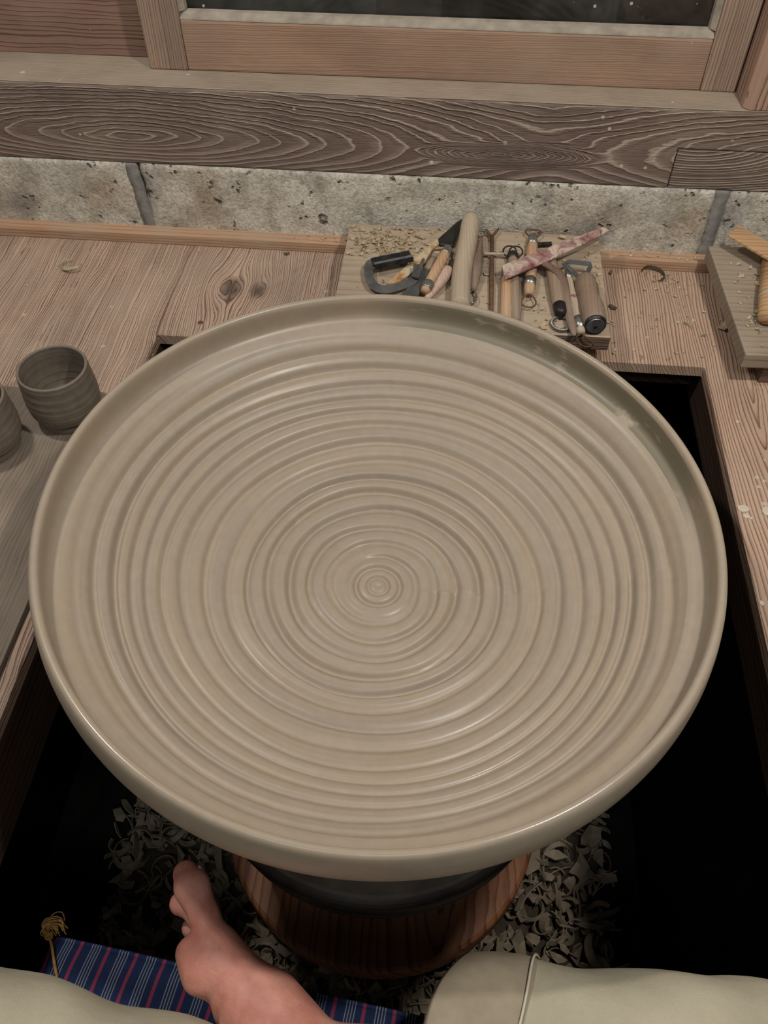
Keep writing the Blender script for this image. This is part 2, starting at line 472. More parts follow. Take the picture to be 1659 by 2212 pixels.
# stone footing: blocks with grey mortar joints
stone = empty('wall_footing', (0, WY, 0), 'row of pitted pale stone blocks with grey mortar joints', 'wall', kind='structure')
def stone_block(x0, x1):
    nx, nz, ny = max(8, int((x1 - x0) / 0.006)), 18, 4
    z0, z1 = -0.03, 0.1075
    V, F = [], []
    for j in range(nz + 1):
        for i in range(nx + 1):
            u, w = i / nx, j / nz
            x = x0 + (x1 - x0) * u; z = z0 + (z1 - z0) * w
            e = min(u * (x1 - x0), (1 - u) * (x1 - x0), (z1 - z) + 0.004)
            rr = 0.004 * max(0, 1 - e / 0.006) ** 2
            q = Vector((x * 30, 3.1, z * 30))
            y = WY + rr + 0.0022 * mnoise.noise(q) + 0.0012 * mnoise.noise(q * 3.7)
            xe = x + (0.0035 * mnoise.noise(Vector((u * 5, z * 45, x0 * 9))) if i in (0, nx) else 0)
            V.append((xe, y, z))
    for j in range(nz):
        for i in range(nx):
            a = j * (nx + 1) + i
            F.append((a, a + 1, a + nx + 2, a + nx + 1))
    n0 = len(V)
    V += [(x0, WY + 0.12, z0), (x1, WY + 0.12, z0), (x1, WY + 0.12, z1), (x0, WY + 0.12, z1)]
    top = [nz * (nx + 1) + i for i in range(nx + 1)]
    bot = list(range(nx + 1))
    lf = [j * (nx + 1) for j in range(nz + 1)]; rt = [j * (nx + 1) + nx for j in range(nz + 1)]
    F += [tuple(top) + (n0 + 2, n0 + 3), tuple(bot[::-1]) + (n0, n0 + 1), tuple(lf) + (n0 + 3, n0), tuple(rt[::-1]) + (n0 + 1, n0 + 2), (n0, n0 + 1, n0 + 2, n0 + 3)]
    return V, F
joints = [-1.25, -0.431, 0.342, 1.12]
edges = [-1.6] + joints + [1.5]
for a, b_ in zip(edges, edges[1:]):
    mk('stone_block', stone_block(a + 0.0075, b_ - 0.0075), M['stone'], stone, ((a + b_) / 2, WY, 0), smooth=True)
for j in joints:
    V, F = [], []
    nz_ = 26
    for k in range(nz_ + 1):
        z = -0.03 + 0.1373 * k / nz_
        lean = (0.012 if j < 0 else 0.004) * (0.5 - k / nz_)
        wl = 0.0085 + 0.0035 * mnoise.noise(Vector((j * 7, z * 90, 1.0)))
        wr_ = 0.0085 + 0.0035 * mnoise.noise(Vector((j * 7, z * 90, 9.0)))
        y0 = WY + 0.0002 + 0.0012 * mnoise.noise(Vector((j, z * 130, 4.0)))
        V += [(j + lean - wl, WY + 0.02, z), (j + lean - wl, y0 + 0.0016, z), (j + lean, y0, z), (j + lean + wr_, y0 + 0.0016, z), (j + lean + wr_, WY + 0.02, z)]
    for k in range(nz_):
        for q in range(5):
            F.append((k * 5 + q, k * 5 + (q + 1) % 5, (k + 1) * 5 + (q + 1) % 5, (k + 1) * 5 + q))
    F += [(4, 3, 2, 1, 0), tuple(nz_ * 5 + q for q in range(5))]
    mk('mortar_joint', (V, F), M['mortar'], stone, (j, WY, 0), smooth=True)

# heavy sill beam
beam = empty('wall_sill_beam', (0, WY, 0.108), 'heavy weathered timber sill beam with raised swirling grain', 'wall', kind='structure')
BZ0, BZ1, BYB = 0.1085, 0.2065, WY + 0.10
PX, PZ = 0.2685, 0.160                        # let-in repair piece at the right
bb = [(-1.6, BZ0), (PX, BZ0), (PX, PZ), (0.62, PZ), (0.62, BZ0), (1.5, BZ0), (1.5, BZ1), (-1.6, BZ1)]
V = [(x, WY - 0.0005, z) for x, z in bb] + [(x, BYB, z) for x, z in bb]
nb = len(bb)
F = [tuple(range(nb)), tuple(range(nb, 2 * nb))[::-1]] + [(i, (i + 1) % nb, nb + (i + 1) % nb, nb + i) for i in range(nb)]
mk('beam_timber', (V, F), M['beam'], beam, (-0.65, WY, 0.108), bevel=0.0025, seg=2)
mk('repair_piece', box(PX + 0.0008, 0.6192, WY + 0.0002, BYB - 0.001, BZ0, PZ - 0.0008), M['beam_patch'], beam, (0.27, WY, 0.108), bevel=0.0012, seg=1)

M['sill_top'] = wood('dusty_sill_wood', srgb(156, 140, 122), srgb(148, 131, 113), srgb(128, 110, 94), along='X', cross='Y', eyes=[(0.2, 0.2, 2.0, 0.1)], rings=30, wob=0.003, dust=srgb(160, 147, 128), dust_amt=0.75, spots=30, relief=0.25)
mk('sill_top', box(-1.6, 1.5, WY + 0.003, BYB, BZ1 + 0.0001, BZ1 + 0.0016), M['sill_top'], beam, (-0.3, WY, BZ1), bevel=0.0006, seg=1)
# window sash above the beam
FY = 1.066                                    # front face of the sash
win = empty('window_1', (0, FY, BZ1), 'sliding window with weathered timber sash and dark night glass', 'window', kind='structure')
mk('stile', box(-0.398, -0.349, FY, FY + 0.032, BZ1 + 0.0018, 1.1), M['stile'], win, (-0.373, FY, 0.2), bevel=0.002)
mk('stile', box(0.2875, 0.3295, FY, FY + 0.032, BZ1 + 0.0018, 1.1), M['stile'], win, (0.3, FY, 0.2), bevel=0.002)
mk('rail', box(-0.3488, 0.2873, FY + 0.001, FY + 0.031, BZ1 + 0.0019, 0.2665), M['rail'], win, (-0.1, FY, 0.2), bevel=0.0022)
bead = [(-0.3488, 0.2665), (0.2873, 0.2665)]
V = []
for x in (-0.3488, 0.2873):
    V += [(x, FY + 0.002, 0.2668), (x, FY + 0.018, 0.2668), (x, FY + 0.018, 0.2745), (x, FY + 0.011, 0.2735), (x, FY + 0.003, 0.2690)]
F = [(0, 1, 2, 3, 4), (9, 8, 7, 6, 5)] + [(i, (i + 1) % 5, 5 + (i + 1) % 5, 5 + i) for i in range(5)]
mk('putty_bead', (V, F), M['putty'], win, (0, FY, 0.267), bevel=0.0008)
for sx, x in ((1, -0.3488), (-1, 0.2873)):
    V = []
    for z in (0.2746, 1.1):
        V += [(x, FY + 0.004, z), (x, FY + 0.018, z), (x + sx * 0.007, FY + 0.018, z), (x + sx * 0.006, FY + 0.011, z)]
    mk('glazing_bead', (V, [(0, 1, 2, 3), (7, 6, 5, 4)] + [(i, (i + 1) % 4, 4 + (i + 1) % 4, 4 + i) for i in range(4)]), M['putty'], win, (x, FY, 0.3))
def make_glass():
    g = G('window_glass', 0.05, 0.5)
    t = g.t
    out = t.nodes['Material Output']
    tr = g.n('ShaderNodeBsdfTransparent'); tr.inputs[0].default_value = (0.82, 0.86, 0.88, 1)
    gl = g.n('ShaderNodeBsdfGlossy'); gl.inputs['Roughness'].default_value = 0.03
    fr = g.n('ShaderNodeFresnel'); fr.inputs[0].default_value = 1.5
    mx = g.n('ShaderNodeMixShader')
    g.link(fr.outputs[0], mx.inputs[0]); g.link(tr.outputs[0], mx.inputs[1]); g.link(gl.outputs[0], mx.inputs[2])
    g.b.inputs['Base Color'].default_value = srgb(190, 186, 176); g.b.inputs['Roughness'].default_value = 0.9
    vd = g.voro(g.co(), 55)
    dm = g.math('MULTIPLY', g.math('LESS_THAN', vd, 0.10), g.math('GREATER_THAN', g.noise(g.co(), 14, 2), 0.5))
    film = g.math('MULTIPLY', g.ramp(g.noise(g.co(), 10, 5, 0.7), [(0.4, 0.0), (0.8, 0.10)]), 1.0)
    mx2 = g.n('ShaderNodeMixShader')
    g.link(g.math('MAXIMUM', g.math('MULTIPLY', dm, 0.7), film), mx2.inputs[0]); g.link(mx.outputs[0], mx2.inputs[1]); g.link(g.b.outputs[0], mx2.inputs[2])
    g.link(mx2.outputs[0], out.inputs['Surface'])
    return g.m
M['glass'] = make_glass()
mk('pane', box(-0.345, 0.284, FY + 0.0182, FY + 0.0212, 0.268, 1.1), M['glass'], win, (0, FY, 0.27))
# fixed panel left of the sash, jamb post at the right
tag(mk('wall_panel', box(-1.6, -0.376, 1.0995, 1.125, BZ1 + 0.0018, 0.279), M['panel'], None, (-0.9, 1.1, 0.2), bevel=0.001), 'dark reddish timber board set back left of the window', 'wall', kind='structure')
tag(mk('wall_panel', box(-1.6, -0.376, 1.0975, 1.125, 0.2796, 1.1), M['stile'], None, (-0.9, 1.1, 0.3), bevel=0.001), 'upper timber boarding left of the window', 'wall', kind='structure')
V, F = prism([(0.3315, 1.0275), (0.3385, 1.0205), (0.50, 1.0205), (0.50, 1.12), (0.3315, 1.12)], BZ1 + 0.0018, 1.1)
tag(mk('trim_1', (V, F), M['jamb'], None, (0.33, 1.02, 0.2), bevel=0.001, seg=1), 'pale chamfered timber jamb post at the right of the window', 'trim', kind='structure')
# the night outside: added dark backdrop, board and post imitating reflections in the glass
M['night'] = simple('night_dark', srgb(12, 13, 18), srgb(20, 22, 30), 0.9, 0.1, 8, 0)
M['reflection_grey'] = simple('reflection_grey', srgb(158, 154, 142), srgb(186, 181, 166), 0.9, 0.1, 40, 0.3)  # grey of the room's reflection, given to an added board
M['reflection_brown'] = simple('reflection_post', srgb(104, 94, 80), srgb(130, 118, 100), 0.9, 0.1, 30, 0.3)  # brown part of the reflection, given to an added post
tag(mk('night_backdrop', box(-1.2, 1.2, 1.62, 1.66, -0.2, 1.6), M['night'], None, (0, 1.6, 0)), 'dark backdrop added for the black night beyond the window glass', 'wall', kind='structure')  # added backdrop, keeps the world light out of the window
tag(mk('reflection_panel', box(-0.370, -0.115, 1.1265, 1.136, 0.10, 1.2), M['reflection_grey'], None, (-0.25, 1.13, 0.1), bevel=0.002), 'greyish board added behind the left part of the glass to imitate a reflection', 'panel')
tag(mk('reflection_post', box(-0.110, -0.035, 1.130, 1.17, 0.10, 1.2), M['reflection_brown'], None, (-0.07, 1.14, 0.1), bevel=0.004), 'brown post added behind the window glass to imitate a reflection', 'post')

# ------------------------------------------------------------------ the big thrown dish
def make_clay(name, ringed=False, base=((160, 147, 129), (148, 135, 117)), cx=0, cy=0, rough=0.5):
    g = G(name, rough, 0.4)
    co = g.co()
    s = g.sep(co)
    r = g.math('SQRT', g.math('ADD', g.math('MULTIPLY', s[0], s[0]), g.math('MULTIPLY', s[1], s[1])))
    n = g.noise(co, 90, 5, 0.65)
    c = g.ramp(n, [(0.3, srgb(*base[1])), (0.7, srgb(*base[0]))])
    if ringed:
        swirl = g.comb(g.math('MULTIPLY', r, 75.0), g.math('MULTIPLY', s[0], 3.0), g.math('MULTIPLY', s[1], 3.0))
        band = g.noise(swirl, 1.0, 4, 0.6)
        c = g.mix(0.42, c, g.ramp(band, [(0.3, srgb(148, 135, 118)), (0.46, srgb(160, 147, 130)), (0.58, srgb(167, 149, 124)), (0.72, srgb(171, 160, 148))]))
        c = g.mix(0.25, c, g.mix(1.0, c, g.ramp(g.noise(swirl, 3.3, 3), [(0.35, 0.85), (0.6, 1.0)]), 'MULTIPLY'))
        # wet slip still lying on the back right of the inner wall
        ang = g.math('ARCTAN2', s[1], s[0])
        am = g.ramp(g.math('MULTIPLY', g.math('ADD', ang, PI), 1 / (2 * PI)), [(0.50, 0.0), (0.56, 1.0), (0.73, 1.0), (0.78, 0.0)])
        am.node.color_ramp.interpolation = 'EASE'
        rm = g.math('MULTIPLY', g.math('GREATER_THAN', r, 0.288), g.math('LESS_THAN', s[2], 0.0955))
        patch = g.ramp(g.noise(g.comb(g.math('MULTIPLY', s[0], 22.0), g.math('MULTIPLY', s[1], 22.0), g.math('MULTIPLY', s[2], 60.0)), 1.0, 4, 0.6), [(0.36, 0.0), (0.44, 1.0)])
        wet = g.math('MULTIPLY', g.math('MULTIPLY', am, rm), patch)
        c = g.mix(g.math('MULTIPLY', wet, 0.8), c, srgb(106, 101, 82))
        rgh = g.ramp(g.noise(swirl, 1.7, 3), [(0.35, 0.32), (0.65, 0.50)])
        rgh = g.math('SUBTRACT', g.math('SUBTRACT', rgh, g.math('MULTIPLY', wet, 0.04)), g.math('MULTIPLY', g.math('GREATER_THAN', s[2], 0.0962), 0.14))
        g.rough(rgh)
        h = g.math('ADD', g.math('MULTIPLY', band, 0.8), g.math('MULTIPLY', g.noise(co, 700, 2), 0.25))
        g.bump(h, 0.10, 0.0012)
    else:
        band = g.noise(g.comb(0.0, g.math('MULTIPLY', r, 15.0), g.math('MULTIPLY', s[2], 210.0)), 1.0, 3)
        c = g.mix(0.7, c, g.mix(1.0, c, g.ramp(band, [(0.35, 0.62), (0.65, 1.0)]), 'MULTIPLY'))
        g.bump(g.math('ADD', band, g.math('MULTIPLY', n, 0.3)), 0.35, 0.0015)
    g.color(c)
    return g.m
M['dish'] = make_clay('wet_clay_dish', True)
DX, DY = -0.0500, 0.4702

def interp(tab, x):
    for (a, va), (b, vb) in zip(tab, tab[1:]):
        if x <= b:
            t = (x - a) / (b - a) if b > a else 0
            return va + (vb - va) * t
    return tab[-1][1]
def smooth_tab(tab, n=400):
    """monotone-ish smoothing of a profile table by Catmull-Rom"""
    return [(p.x, p.z) for p in spline([(a, 0, b) for a, b in tab], 12)]
inner = smooth_tab([(0.0, -0.0350), (0.05, -0.0340), (0.10, -0.0295), (0.14, -0.0205), (0.18, -0.0065), (0.214, 0.0105), (0.238, 0.0265), (0.256, 0.0410), (0.270, 0.0550), (0.2775, 0.0655)])
# ring number as a function of radius (finger spiral of the throwing)
ringtab = [(0, 0), (0.010, 1), (0.023, 2), (0.040, 3), (0.060, 4), (0.079, 5), (0.102, 6), (0.122, 7), (0.138, 8), (0.160, 9), (0.180, 10), (0.200, 11), (0.214, 12), (0.226, 13), (0.239, 14), (0.254, 15), (0.268, 16), (0.30, 18)]
def ridge(ph):
    f = ph - math.floor(ph)
    # broad flat finger ridge, quick undercut groove
    d = min(f, 1 - f)
    w = 0.15 if f < 0.5 else 0.24
    return 1 - math.exp(-(d / w) ** 2) + 0.35 * (0.5 - f) * (1 - math.exp(-(d / 0.1) ** 2))
SEG = 400
RS_ = 1.0175
rs = [0.0] + [0.0012 * (k + 1) for k in range(231)]
V, F, rows = [], [], []
rnd = random.Random(4)
amp_r = [0.6 + 0.8 * rnd.random() for _ in range(30)]
ph_r = [rnd.random() * 6.28 for _ in range(30)]
def dish_z(r, th):
    wob = 0.0016 * math.sin(th + 0.8) * (r / 0.28) + 0.0008 * math.sin(3 * th + r * 40) + 0.0006 * math.sin(5 * th - r * 90)
    k = interp(ringtab, max(0, r + wob)) + th / (2 * PI) * (1 if r > 0.03 else 0)
    i = int(k) % 30
    a = 0.0046 * min(1, r / 0.02 + 0.3) * amp_r[i] * (1 - max(0, (r - 0.25) / 0.03) * 0.6)
    nxt = amp_r[(i + 1) % 30]
    fr = k - math.floor(k)
    a = a * (1 - fr) + fr * a / amp_r[i] * nxt
    a *= 1 + 0.25 * math.sin(th * 2 + ph_r[i])
    return interp(inner, r) + a * (ridge(k) - 0.5) + 0.00013 * math.sin(k * 2 * PI * 3.1 + 2 * math.sin(th))
for r in rs:
    if r == 0:
        rows.append([0]); V.append((DX, DY, dish_z(0, 0) + 0.0005)); continue
    rows.append(list(range(len(V), len(V) + SEG)))
    for k in range(SEG):
        th = 2 * PI * k / SEG
        if r < 0.03:
            z0 = dish_z(r, 0); z1 = z0
            z = z0
        else:
            z = dish_z(r, th)
            if r < 0.042:
                t = (r - 0.03) / 0.012
                z = z * t + dish_z(r, 0) * (1 - t)
        V.append((DX + RS_ * r * math.cos(th), DY + RS_ * r * math.sin(th), z))
RS = 1.0175
rim = [(0.2815, 0.0672), (0.2858, 0.0690), (0.2892, 0.0712), (0.2912, 0.0742), (0.2920, 0.0785), (0.2921, 0.0840), (0.2919, 0.0890), (0.2917, 0.0935), (0.2921, 0.0970), (0.2932, 0.0992), (0.2948, 0.1002), (0.2965, 0.1003),
       (0.2983, 0.0996), (0.2999, 0.0975), (0.3012, 0.0935), (0.3026, 0.0870), (0.3038, 0.0790), (0.3043, 0.0700), (0.3038, 0.0610), (0.3016, 0.0520), (0.2970, 0.0430), (0.2895, 0.0320), (0.277, 0.0190), (0.262, 0.0050), (0.244, -0.008), (0.22, -0.0225), (0.19, -0.038), (0.165, -0.048), (0.152, -0.056), (0.150, -0.072)]
for j, (r, z) in enumerate(rim):
    rows.append(list(range(len(V), len(V) + SEG)))
    for k in range(SEG):
        th = 2 * PI * k / SEG
        dz = 0.0006 * math.sin(th * 2 + 1) + 0.0004 * math.sin(th * 5)
        V.append((DX + RS * r * math.cos(th), DY + RS * r * math.sin(th), z + dz))
rows.append([len(V)]); V.append((DX, DY, -0.072))
for a, b_ in zip(rows, rows[1:]):
    for k in range(SEG):
        q = (k + 1) % SEG
        if len(a) == 1: F.append((a[0], b_[k], b_[q]))
        elif len(b_) == 1: F.append((a[q], a[k], b_[0]))
        else: F.append((a[k], b_[k], b_[q], a[q]))
dish = mk('clay_dish', (V, F), M['dish'], None, (DX, DY, 0), smooth=True)
# thrown a touch out of level
dish.rotation_euler = (math.radians(0.5), math.radians(1.7), 0)
tag(dish, 'huge shallow wet grey-beige clay dish with spiral throwing rings on the wheel', 'dish')

# ------------------------------------------------------------------ kick wheel
def disc_wood(name, light, mid, dark, eyes, rings):
    return wood(name, light, mid, dark, along='Y', cross='X', eyes=eyes, rings=rings, wob=0.006, relief=0.2, rough=0.45, stain=0.4)
M['fly'] = disc_wood('flywheel_wood', srgb(190, 128, 88), srgb(172, 112, 76), srgb(134, 84, 58), [(-0.10, 0.10, 0.20, 0.045)], 3)
M['head'] = simple('dark_wheel_head', srgb(46, 39, 34), srgb(64, 55, 48), 0.42, 0.5, 40, 0.2, 120)
M['head_top'] = simple('slip_stained_wood', srgb(70, 62, 54), srgb(104, 94, 82), 0.6, 0.3, 20, 0.2)
M['iron'] = simple('dark_iron', srgb(40, 38, 36), srgb(62, 58, 54), 0.45, 0.5, 80, 0.2, 300, 0.0005, 0.6)
M['rust'] = simple('rusty_iron', srgb(88, 62, 46), srgb(120, 92, 72), 0.7, 0.3, 120, 0.3, 400, 0.0005, 0.3)
WX, WYc = -0.0500, 0.4702
wheel = empty('kick_wheel', (WX, WYc, -0.765), 'wooden kick wheel in the pit with dark head and reddish flywheel', 'potters wheel')
mk('wheel_head', lathe([(0, -0.405), (0.20, -0.405), (0.226, -0.402), (0.2330, -0.395), (0.2352, -0.372), (0.2335, -0.3705), (0.2335, -0.3665), (0.2365, -0.365), (0.2405, -0.330), (0.2405, -0.318), (0.237, -0.312), (0.20, -0.310), (0, -0.310)], 128, WX, WYc), M['head'], wheel, (WX, WYc, -0.35), smooth=False)
hd = bpy.data.objects['wheel_head']
hd.data.polygons.foreach_set('use_smooth', [True] * len(hd.data.polygons))
mk('head_face', lathe([(0, -0.3095), (0.228, -0.3095), (0.232, -0.3105), (0, -0.3105)], 96, WX, WYc), M['head_top'], wheel, (WX, WYc, -0.31))
mk('chuck', lathe([(0, -0.309), (0.165, -0.309), (0.158, -0.27), (0.15, -0.18), (0.155, -0.10), (0.162, -0.084), (0, -0.0835)], 96, WX, WYc), M['head'], wheel, (WX, WYc, -0.2), smooth=False)
mk('axle', lathe([(0.055, -0.406), (0.05, -0.52), (0.06, -0.649)], 40, WX, WYc), M['head'], wheel, (WX, WYc, -0.5), smooth=True)
mk('flywheel', lathe([(0, -0.650), (0.240, -0.650), (0.2445, -0.6525), (0.2465, -0.657), (0.2465, -0.700), (0.243, -0.706), (0, -0.706)], 160, WX, WYc), M['fly'], wheel, (WX, WYc, -0.65), bevel=0)
mk('pivot', lathe([(0.05, -0.707), (0.045, -0.74), (0.07, -0.764), (0, -0.764)], 32, WX, WYc), M['iron'], wheel, (WX, WYc, -0.75), smooth=True)

# ------------------------------------------------------------------ cups on the worn board
board_l = mk('worn_board', prism([(-0.80, 0.18), (-0.3785, 0.18), (-0.3785, 0.40), (-0.3855, 0.676), (-0.3875, 0.683), (-0.394, 0.6845), (-0.80, 0.6815)], 0.0004, 0.008), M['deck_front'], None, (-0.5, 0.3, 0), bevel=0.0015, seg=2)
tag(board_l, 'thin worn grey-brown board lying on the deck under the two cups', 'board')
M['cup'] = make_clay('leather_hard_clay', False, ((134, 122, 107), (117, 106, 92)), rough=0.6)
cup_prof = [(0, 0.0), (0.0285, 0.0), (0.0310, 0.0015), (0.0325, 0.005), (0.0330, 0.011), (0.0338, 0.0125), (0.0362, 0.0150), (0.0385, 0.022), (0.0396, 0.032), (0.0395, 0.042), (0.0388, 0.052), (0.0381, 0.062), (0.0377, 0.0695), (0.0372, 0.0718), (0.0358, 0.0725), (0.0346, 0.0718), (0.0343, 0.069),
            (0.0347, 0.055), (0.0352, 0.040), (0.0345, 0.026), (0.0310, 0.016), (0.022, 0.011), (0.010, 0.0105), (0, 0.0115)]
def finger(prof, a):
    out = []
    for k, (r, z) in enumerate(prof):
        out.append((r, z))
    sm = [(p.x, p.z) for p in spline([(r, 0, z) for r, z in out], 5)]
    return [(max(0, r + (a * (math.sin(z * 610) + 0.6 * math.sin(z * 1430 + 1)) if 0.02 < z < 0.068 else 0)) if 1e-4 < r else 0, z) for r, z in sm]
for (cx_, cy_, lb) in ((-0.4195, 0.6425, 'grey-brown unfired clay cup nearest the big dish, standing whole in view'), (-0.4905, 0.5870, 'grey-brown unfired clay cup cut off by the left picture edge')):
    c = mk('clay_cup', lathe(finger(cup_prof, 0.00016), 72, cx_, cy_), M['cup'], None, (cx_, cy_, 0.0), smooth=True)
    c.location.z = 0.0082
    tag(c, lb, 'cup', 'unfired clay cups on the worn board')

# ------------------------------------------------------------------ tool board and the tools on it
ZB = 0.045
M['tool_board'] = wood('clay_covered_board', srgb(172, 154, 132), srgb(166, 148, 126), srgb(150, 130, 110), along='X', cross='Y', eyes=[(0, 0.4, 3, 0.3)], rings=20, dust=srgb(172, 154, 130), dust_amt=0.9, relief=0.2)
M['tool_edge'] = wood('board_edge_wood', srgb(128, 106, 90), srgb(112, 90, 76), srgb(74, 56, 46), along='X', cross='Z', eyes=[(0, 0.1, 3, 0.06)], rings=16, wob=0.002, relief=0.5)
tb = empty('tool_board', (0.027, 0.895, 0.0), 'clay-dusted plank on low feet carrying the trimming tools', 'board')
tbp = mk('board_plank', box(-0.1398, 0.1935, 0.7905, 1.0005, 0.0255, ZB), M['tool_board'], tb, (0.027, 0.895, 0.03), bevel=0.0018)
side_material(tbp, M['tool_edge'])
for x in (-0.11, 0.14):
    mk('foot', box(x, x + 0.03, 0.812, 0.99, 0.0004, 0.0252), M['tool_edge'], tb, (x, 0.9, 0), bevel=0.001, seg=1)

W_ = lambda n, l, d, **k: wood(n, srgb(*l), srgb(*[int(.6 * a + .4 * b) for a, b in zip(l, d)]), srgb(*d), along='Y', cross='X', eyes=[(0, 0.05, 1.0, 0.03)], rings=9, wob=0.002, relief=0.15, bd=0.0006, rough=0.6, **k)
M['w_pale'] = W_('pale_worn_wood', (190, 173, 148), (174, 155, 130), dust=srgb(170, 156, 134), dust_amt=0.5)
M['w_orange'] = W_('orange_wood', (200, 160, 122), (176, 132, 96), dust=srgb(184, 168, 144), dust_amt=0.35)
M['w_pink'] = W_('pinkish_wood', (202, 172, 152), (184, 150, 130), dust=srgb(200, 186, 166), dust_amt=0.4)
M['w_brown'] = W_('dark_lacquered_wood', (120, 92, 76), (98, 72, 60), dust=srgb(168, 156, 140), dust_amt=0.5, spots=120)
M['w_grey'] = W_('grey_brown_wood', (158, 136, 114), (136, 114, 94), dust=srgb(150, 136, 116), dust_amt=0.5)
M['w_roller'] = W_('stained_handle_wood', (146, 122, 102), (124, 100, 82), dust=srgb(156, 138, 118), dust_amt=0.5, spots=70)
M['steel'] = simple('dull_steel', srgb(128, 126, 122), srgb(168, 166, 160), 0.35, 0.5, 120, 0.15, 300, 0.0004, 0.8)
M['black_steel'] = simple('blackened_steel', srgb(34, 34, 36), srgb(66, 64, 62), 0.35, 0.5, 90, 0.25, 260, 0.0005, 0.5)
M['grey_rubber'] = simple('slate_grey_rib', srgb(60, 60, 60), srgb(88, 86, 82), 0.6, 0.3, 70, 0.3, 200, 0.0006)
def make_paint():
    g = G('smeared_red_paint', 0.55, 0.35)
    n = g.noise(g.co(), 46, 6, 0.66, dist=1.2)
    g.color(g.ramp(n, [(0.34, srgb(110, 58, 60)), (0.44, srgb(142, 104, 100)), (0.52, srgb(172, 146, 134)), (0.60, srgb(194, 178, 158))]))
    g.bump(n, 0.3, 0.0008)
    return g.m
M['red'] = make_paint()
def make_spat():
    g = G('cream_and_rust_blade', 0.6, 0.3)
    n = g.noise(g.co(), 40, 5, 0.65)
    g.color(g.ramp(n, [(0.3, srgb(120, 82, 46)), (0.42, srgb(172, 132, 84)), (0.55, srgb(190, 176, 146)), (0.75, srgb(170, 154, 126))]))
    g.bump(n, 0.3, 0.0008)
    return g.m
M['spat'] = make_spat()

def on(pt, dz=0.0):
    return at(pt[0], pt[1], ZB + dz)
TG = 'trimming tools laid out on the tool board'
def tool(name, pt, label, cat='tool'):
    b = on(pt, 0); b.z = ZB
    return empty(name, b, label, cat, TG), b
def lerp(a, b, t): return a + (b - a) * t
def loop_wire(c, d, length, width, r=0.0009, n=16, z=0.0, rect=False):
    """closed wire loop lying flat, starting at c and reaching out along d"""
    d = Vector((d.x, d.y, 0)).normalized(); s = Vector((-d.y, d.x, 0))
    pts = []
    for k in range(n + 1):
        t = k / n
        if rect:
            prof = [(0, 0), (0.55, 0.5), (1, 0.5), (1, -0.5), (0.55, -0.5), (0, 0)]
            u = t * 5; i = min(4, int(u)); f = u - i
            a = lerp(prof[i][0], prof[i + 1][0], f); w = lerp(prof[i][1], prof[i + 1][1], f)
        else:
            ang = -PI + 2 * PI * t
            a = 0.5 + 0.5 * math.cos(ang); w = 0.5 * math.sin(ang) * (0.6 + 0.5 * a)
        pts.append(Vector(c) + d * (a * length) + s * (w * width) + Vector((0, 0, z)))
    return tube(pts, r, 6)
def handle(a, b, prof, seg=16, squash=1.0):
    """prof: list of (t along, radius)"""
    return tube([lerp(a, b, t) for t, _ in prof], [r for _, r in prof], seg, squash=squash)

# 1 bent iron turning hook with channel blade
t, b = tool('turning_hook', k1(300, 850), 'blackened iron turning hook bent in a J with a shiny straight blade')
path = [on(k1(*q), z) for q, z in (((150, 640), 0.012), ((105, 660), 0.0115), ((95, 740), 0.011), ((115, 850), 0.0105), ((175, 940), 0.010), ((290, 980), 0.010), ((420, 960), 0.010), ((560, 915), 0.011), ((660, 870), 0.012), ((715, 770), 0.013), ((722, 660), 0.014))]
sp = spline(path, 6)
mk('hook_strip', ribbon(sp, [0.0105] * len(sp), 0.0016, Vector((0.0, -0.6, 1.0))), M['grey_rubber'], t, b)
p0, p1 = on(k1(150, 645), 0.014), on(k1(640, 545), 0.014)
dv = (p1 - p0).normalized(); sv = Vector((-dv.y, dv.x, 0))
mk('blade', join(ribbon([p0, p1], 0.0165, 0.0016, Vector((0, -0.25, 1))), ribbon([p0 - sv * 0.0082 + Vector((0, 0, 0.0)), p1 - sv * 0.0082], 0.006, 0.0016, Vector((0, -1, 0.35)))), M['black_steel'], t, b)
e0 = p0 - sv * 0.0045 + Vector((0, 0, 0.0022)); e1 = p1 - sv * 0.0045 + Vector((0, 0, 0.0022))
mk('cutting_edge', ribbon([e0, e1], 0.0035, 0.0008, Vector((0, -0.45, 1))), M['steel'], t, b)
mk('tip', ribbon([on(k1(690, 830), 0.016), on(k1(735, 760), 0.017), on(k1(800, 590), 0.019)], [0.010, 0.007, 0.003], 0.002, Vector((0, 0, 1))), M['grey_rubber'], t, b)

# 2 long palette spatula
t, b = tool('palette_spatula', k1(600, 700), 'long cream and rust stained spatula slanting up to the stone, with dark tip')
pl = [k1(*q) for q in ((330, 905), (430, 930), (830, 640), (905, 480), (1000, 400), (985, 330), (800, 490))]
mk('spatula_blade', prism([(on(q, 0.003).x, on(q, 0.003).y) for q in pl], ZB + 0.0015, ZB + 0.0045), M['spat'], t, b, bevel=0.0008, seg=1)
pl = [k1(*q) for q in ((985, 330), (1000, 400), (1180, 420), (1250, 230), (1320, 60), (1230, 110))]
mk('dark_tip', prism([(on(q, 0.005).x, on(q, 0.005).y) for q in pl], ZB + 0.002, ZB + 0.0055), M['iron'], t, b, bevel=0.0008, seg=1)

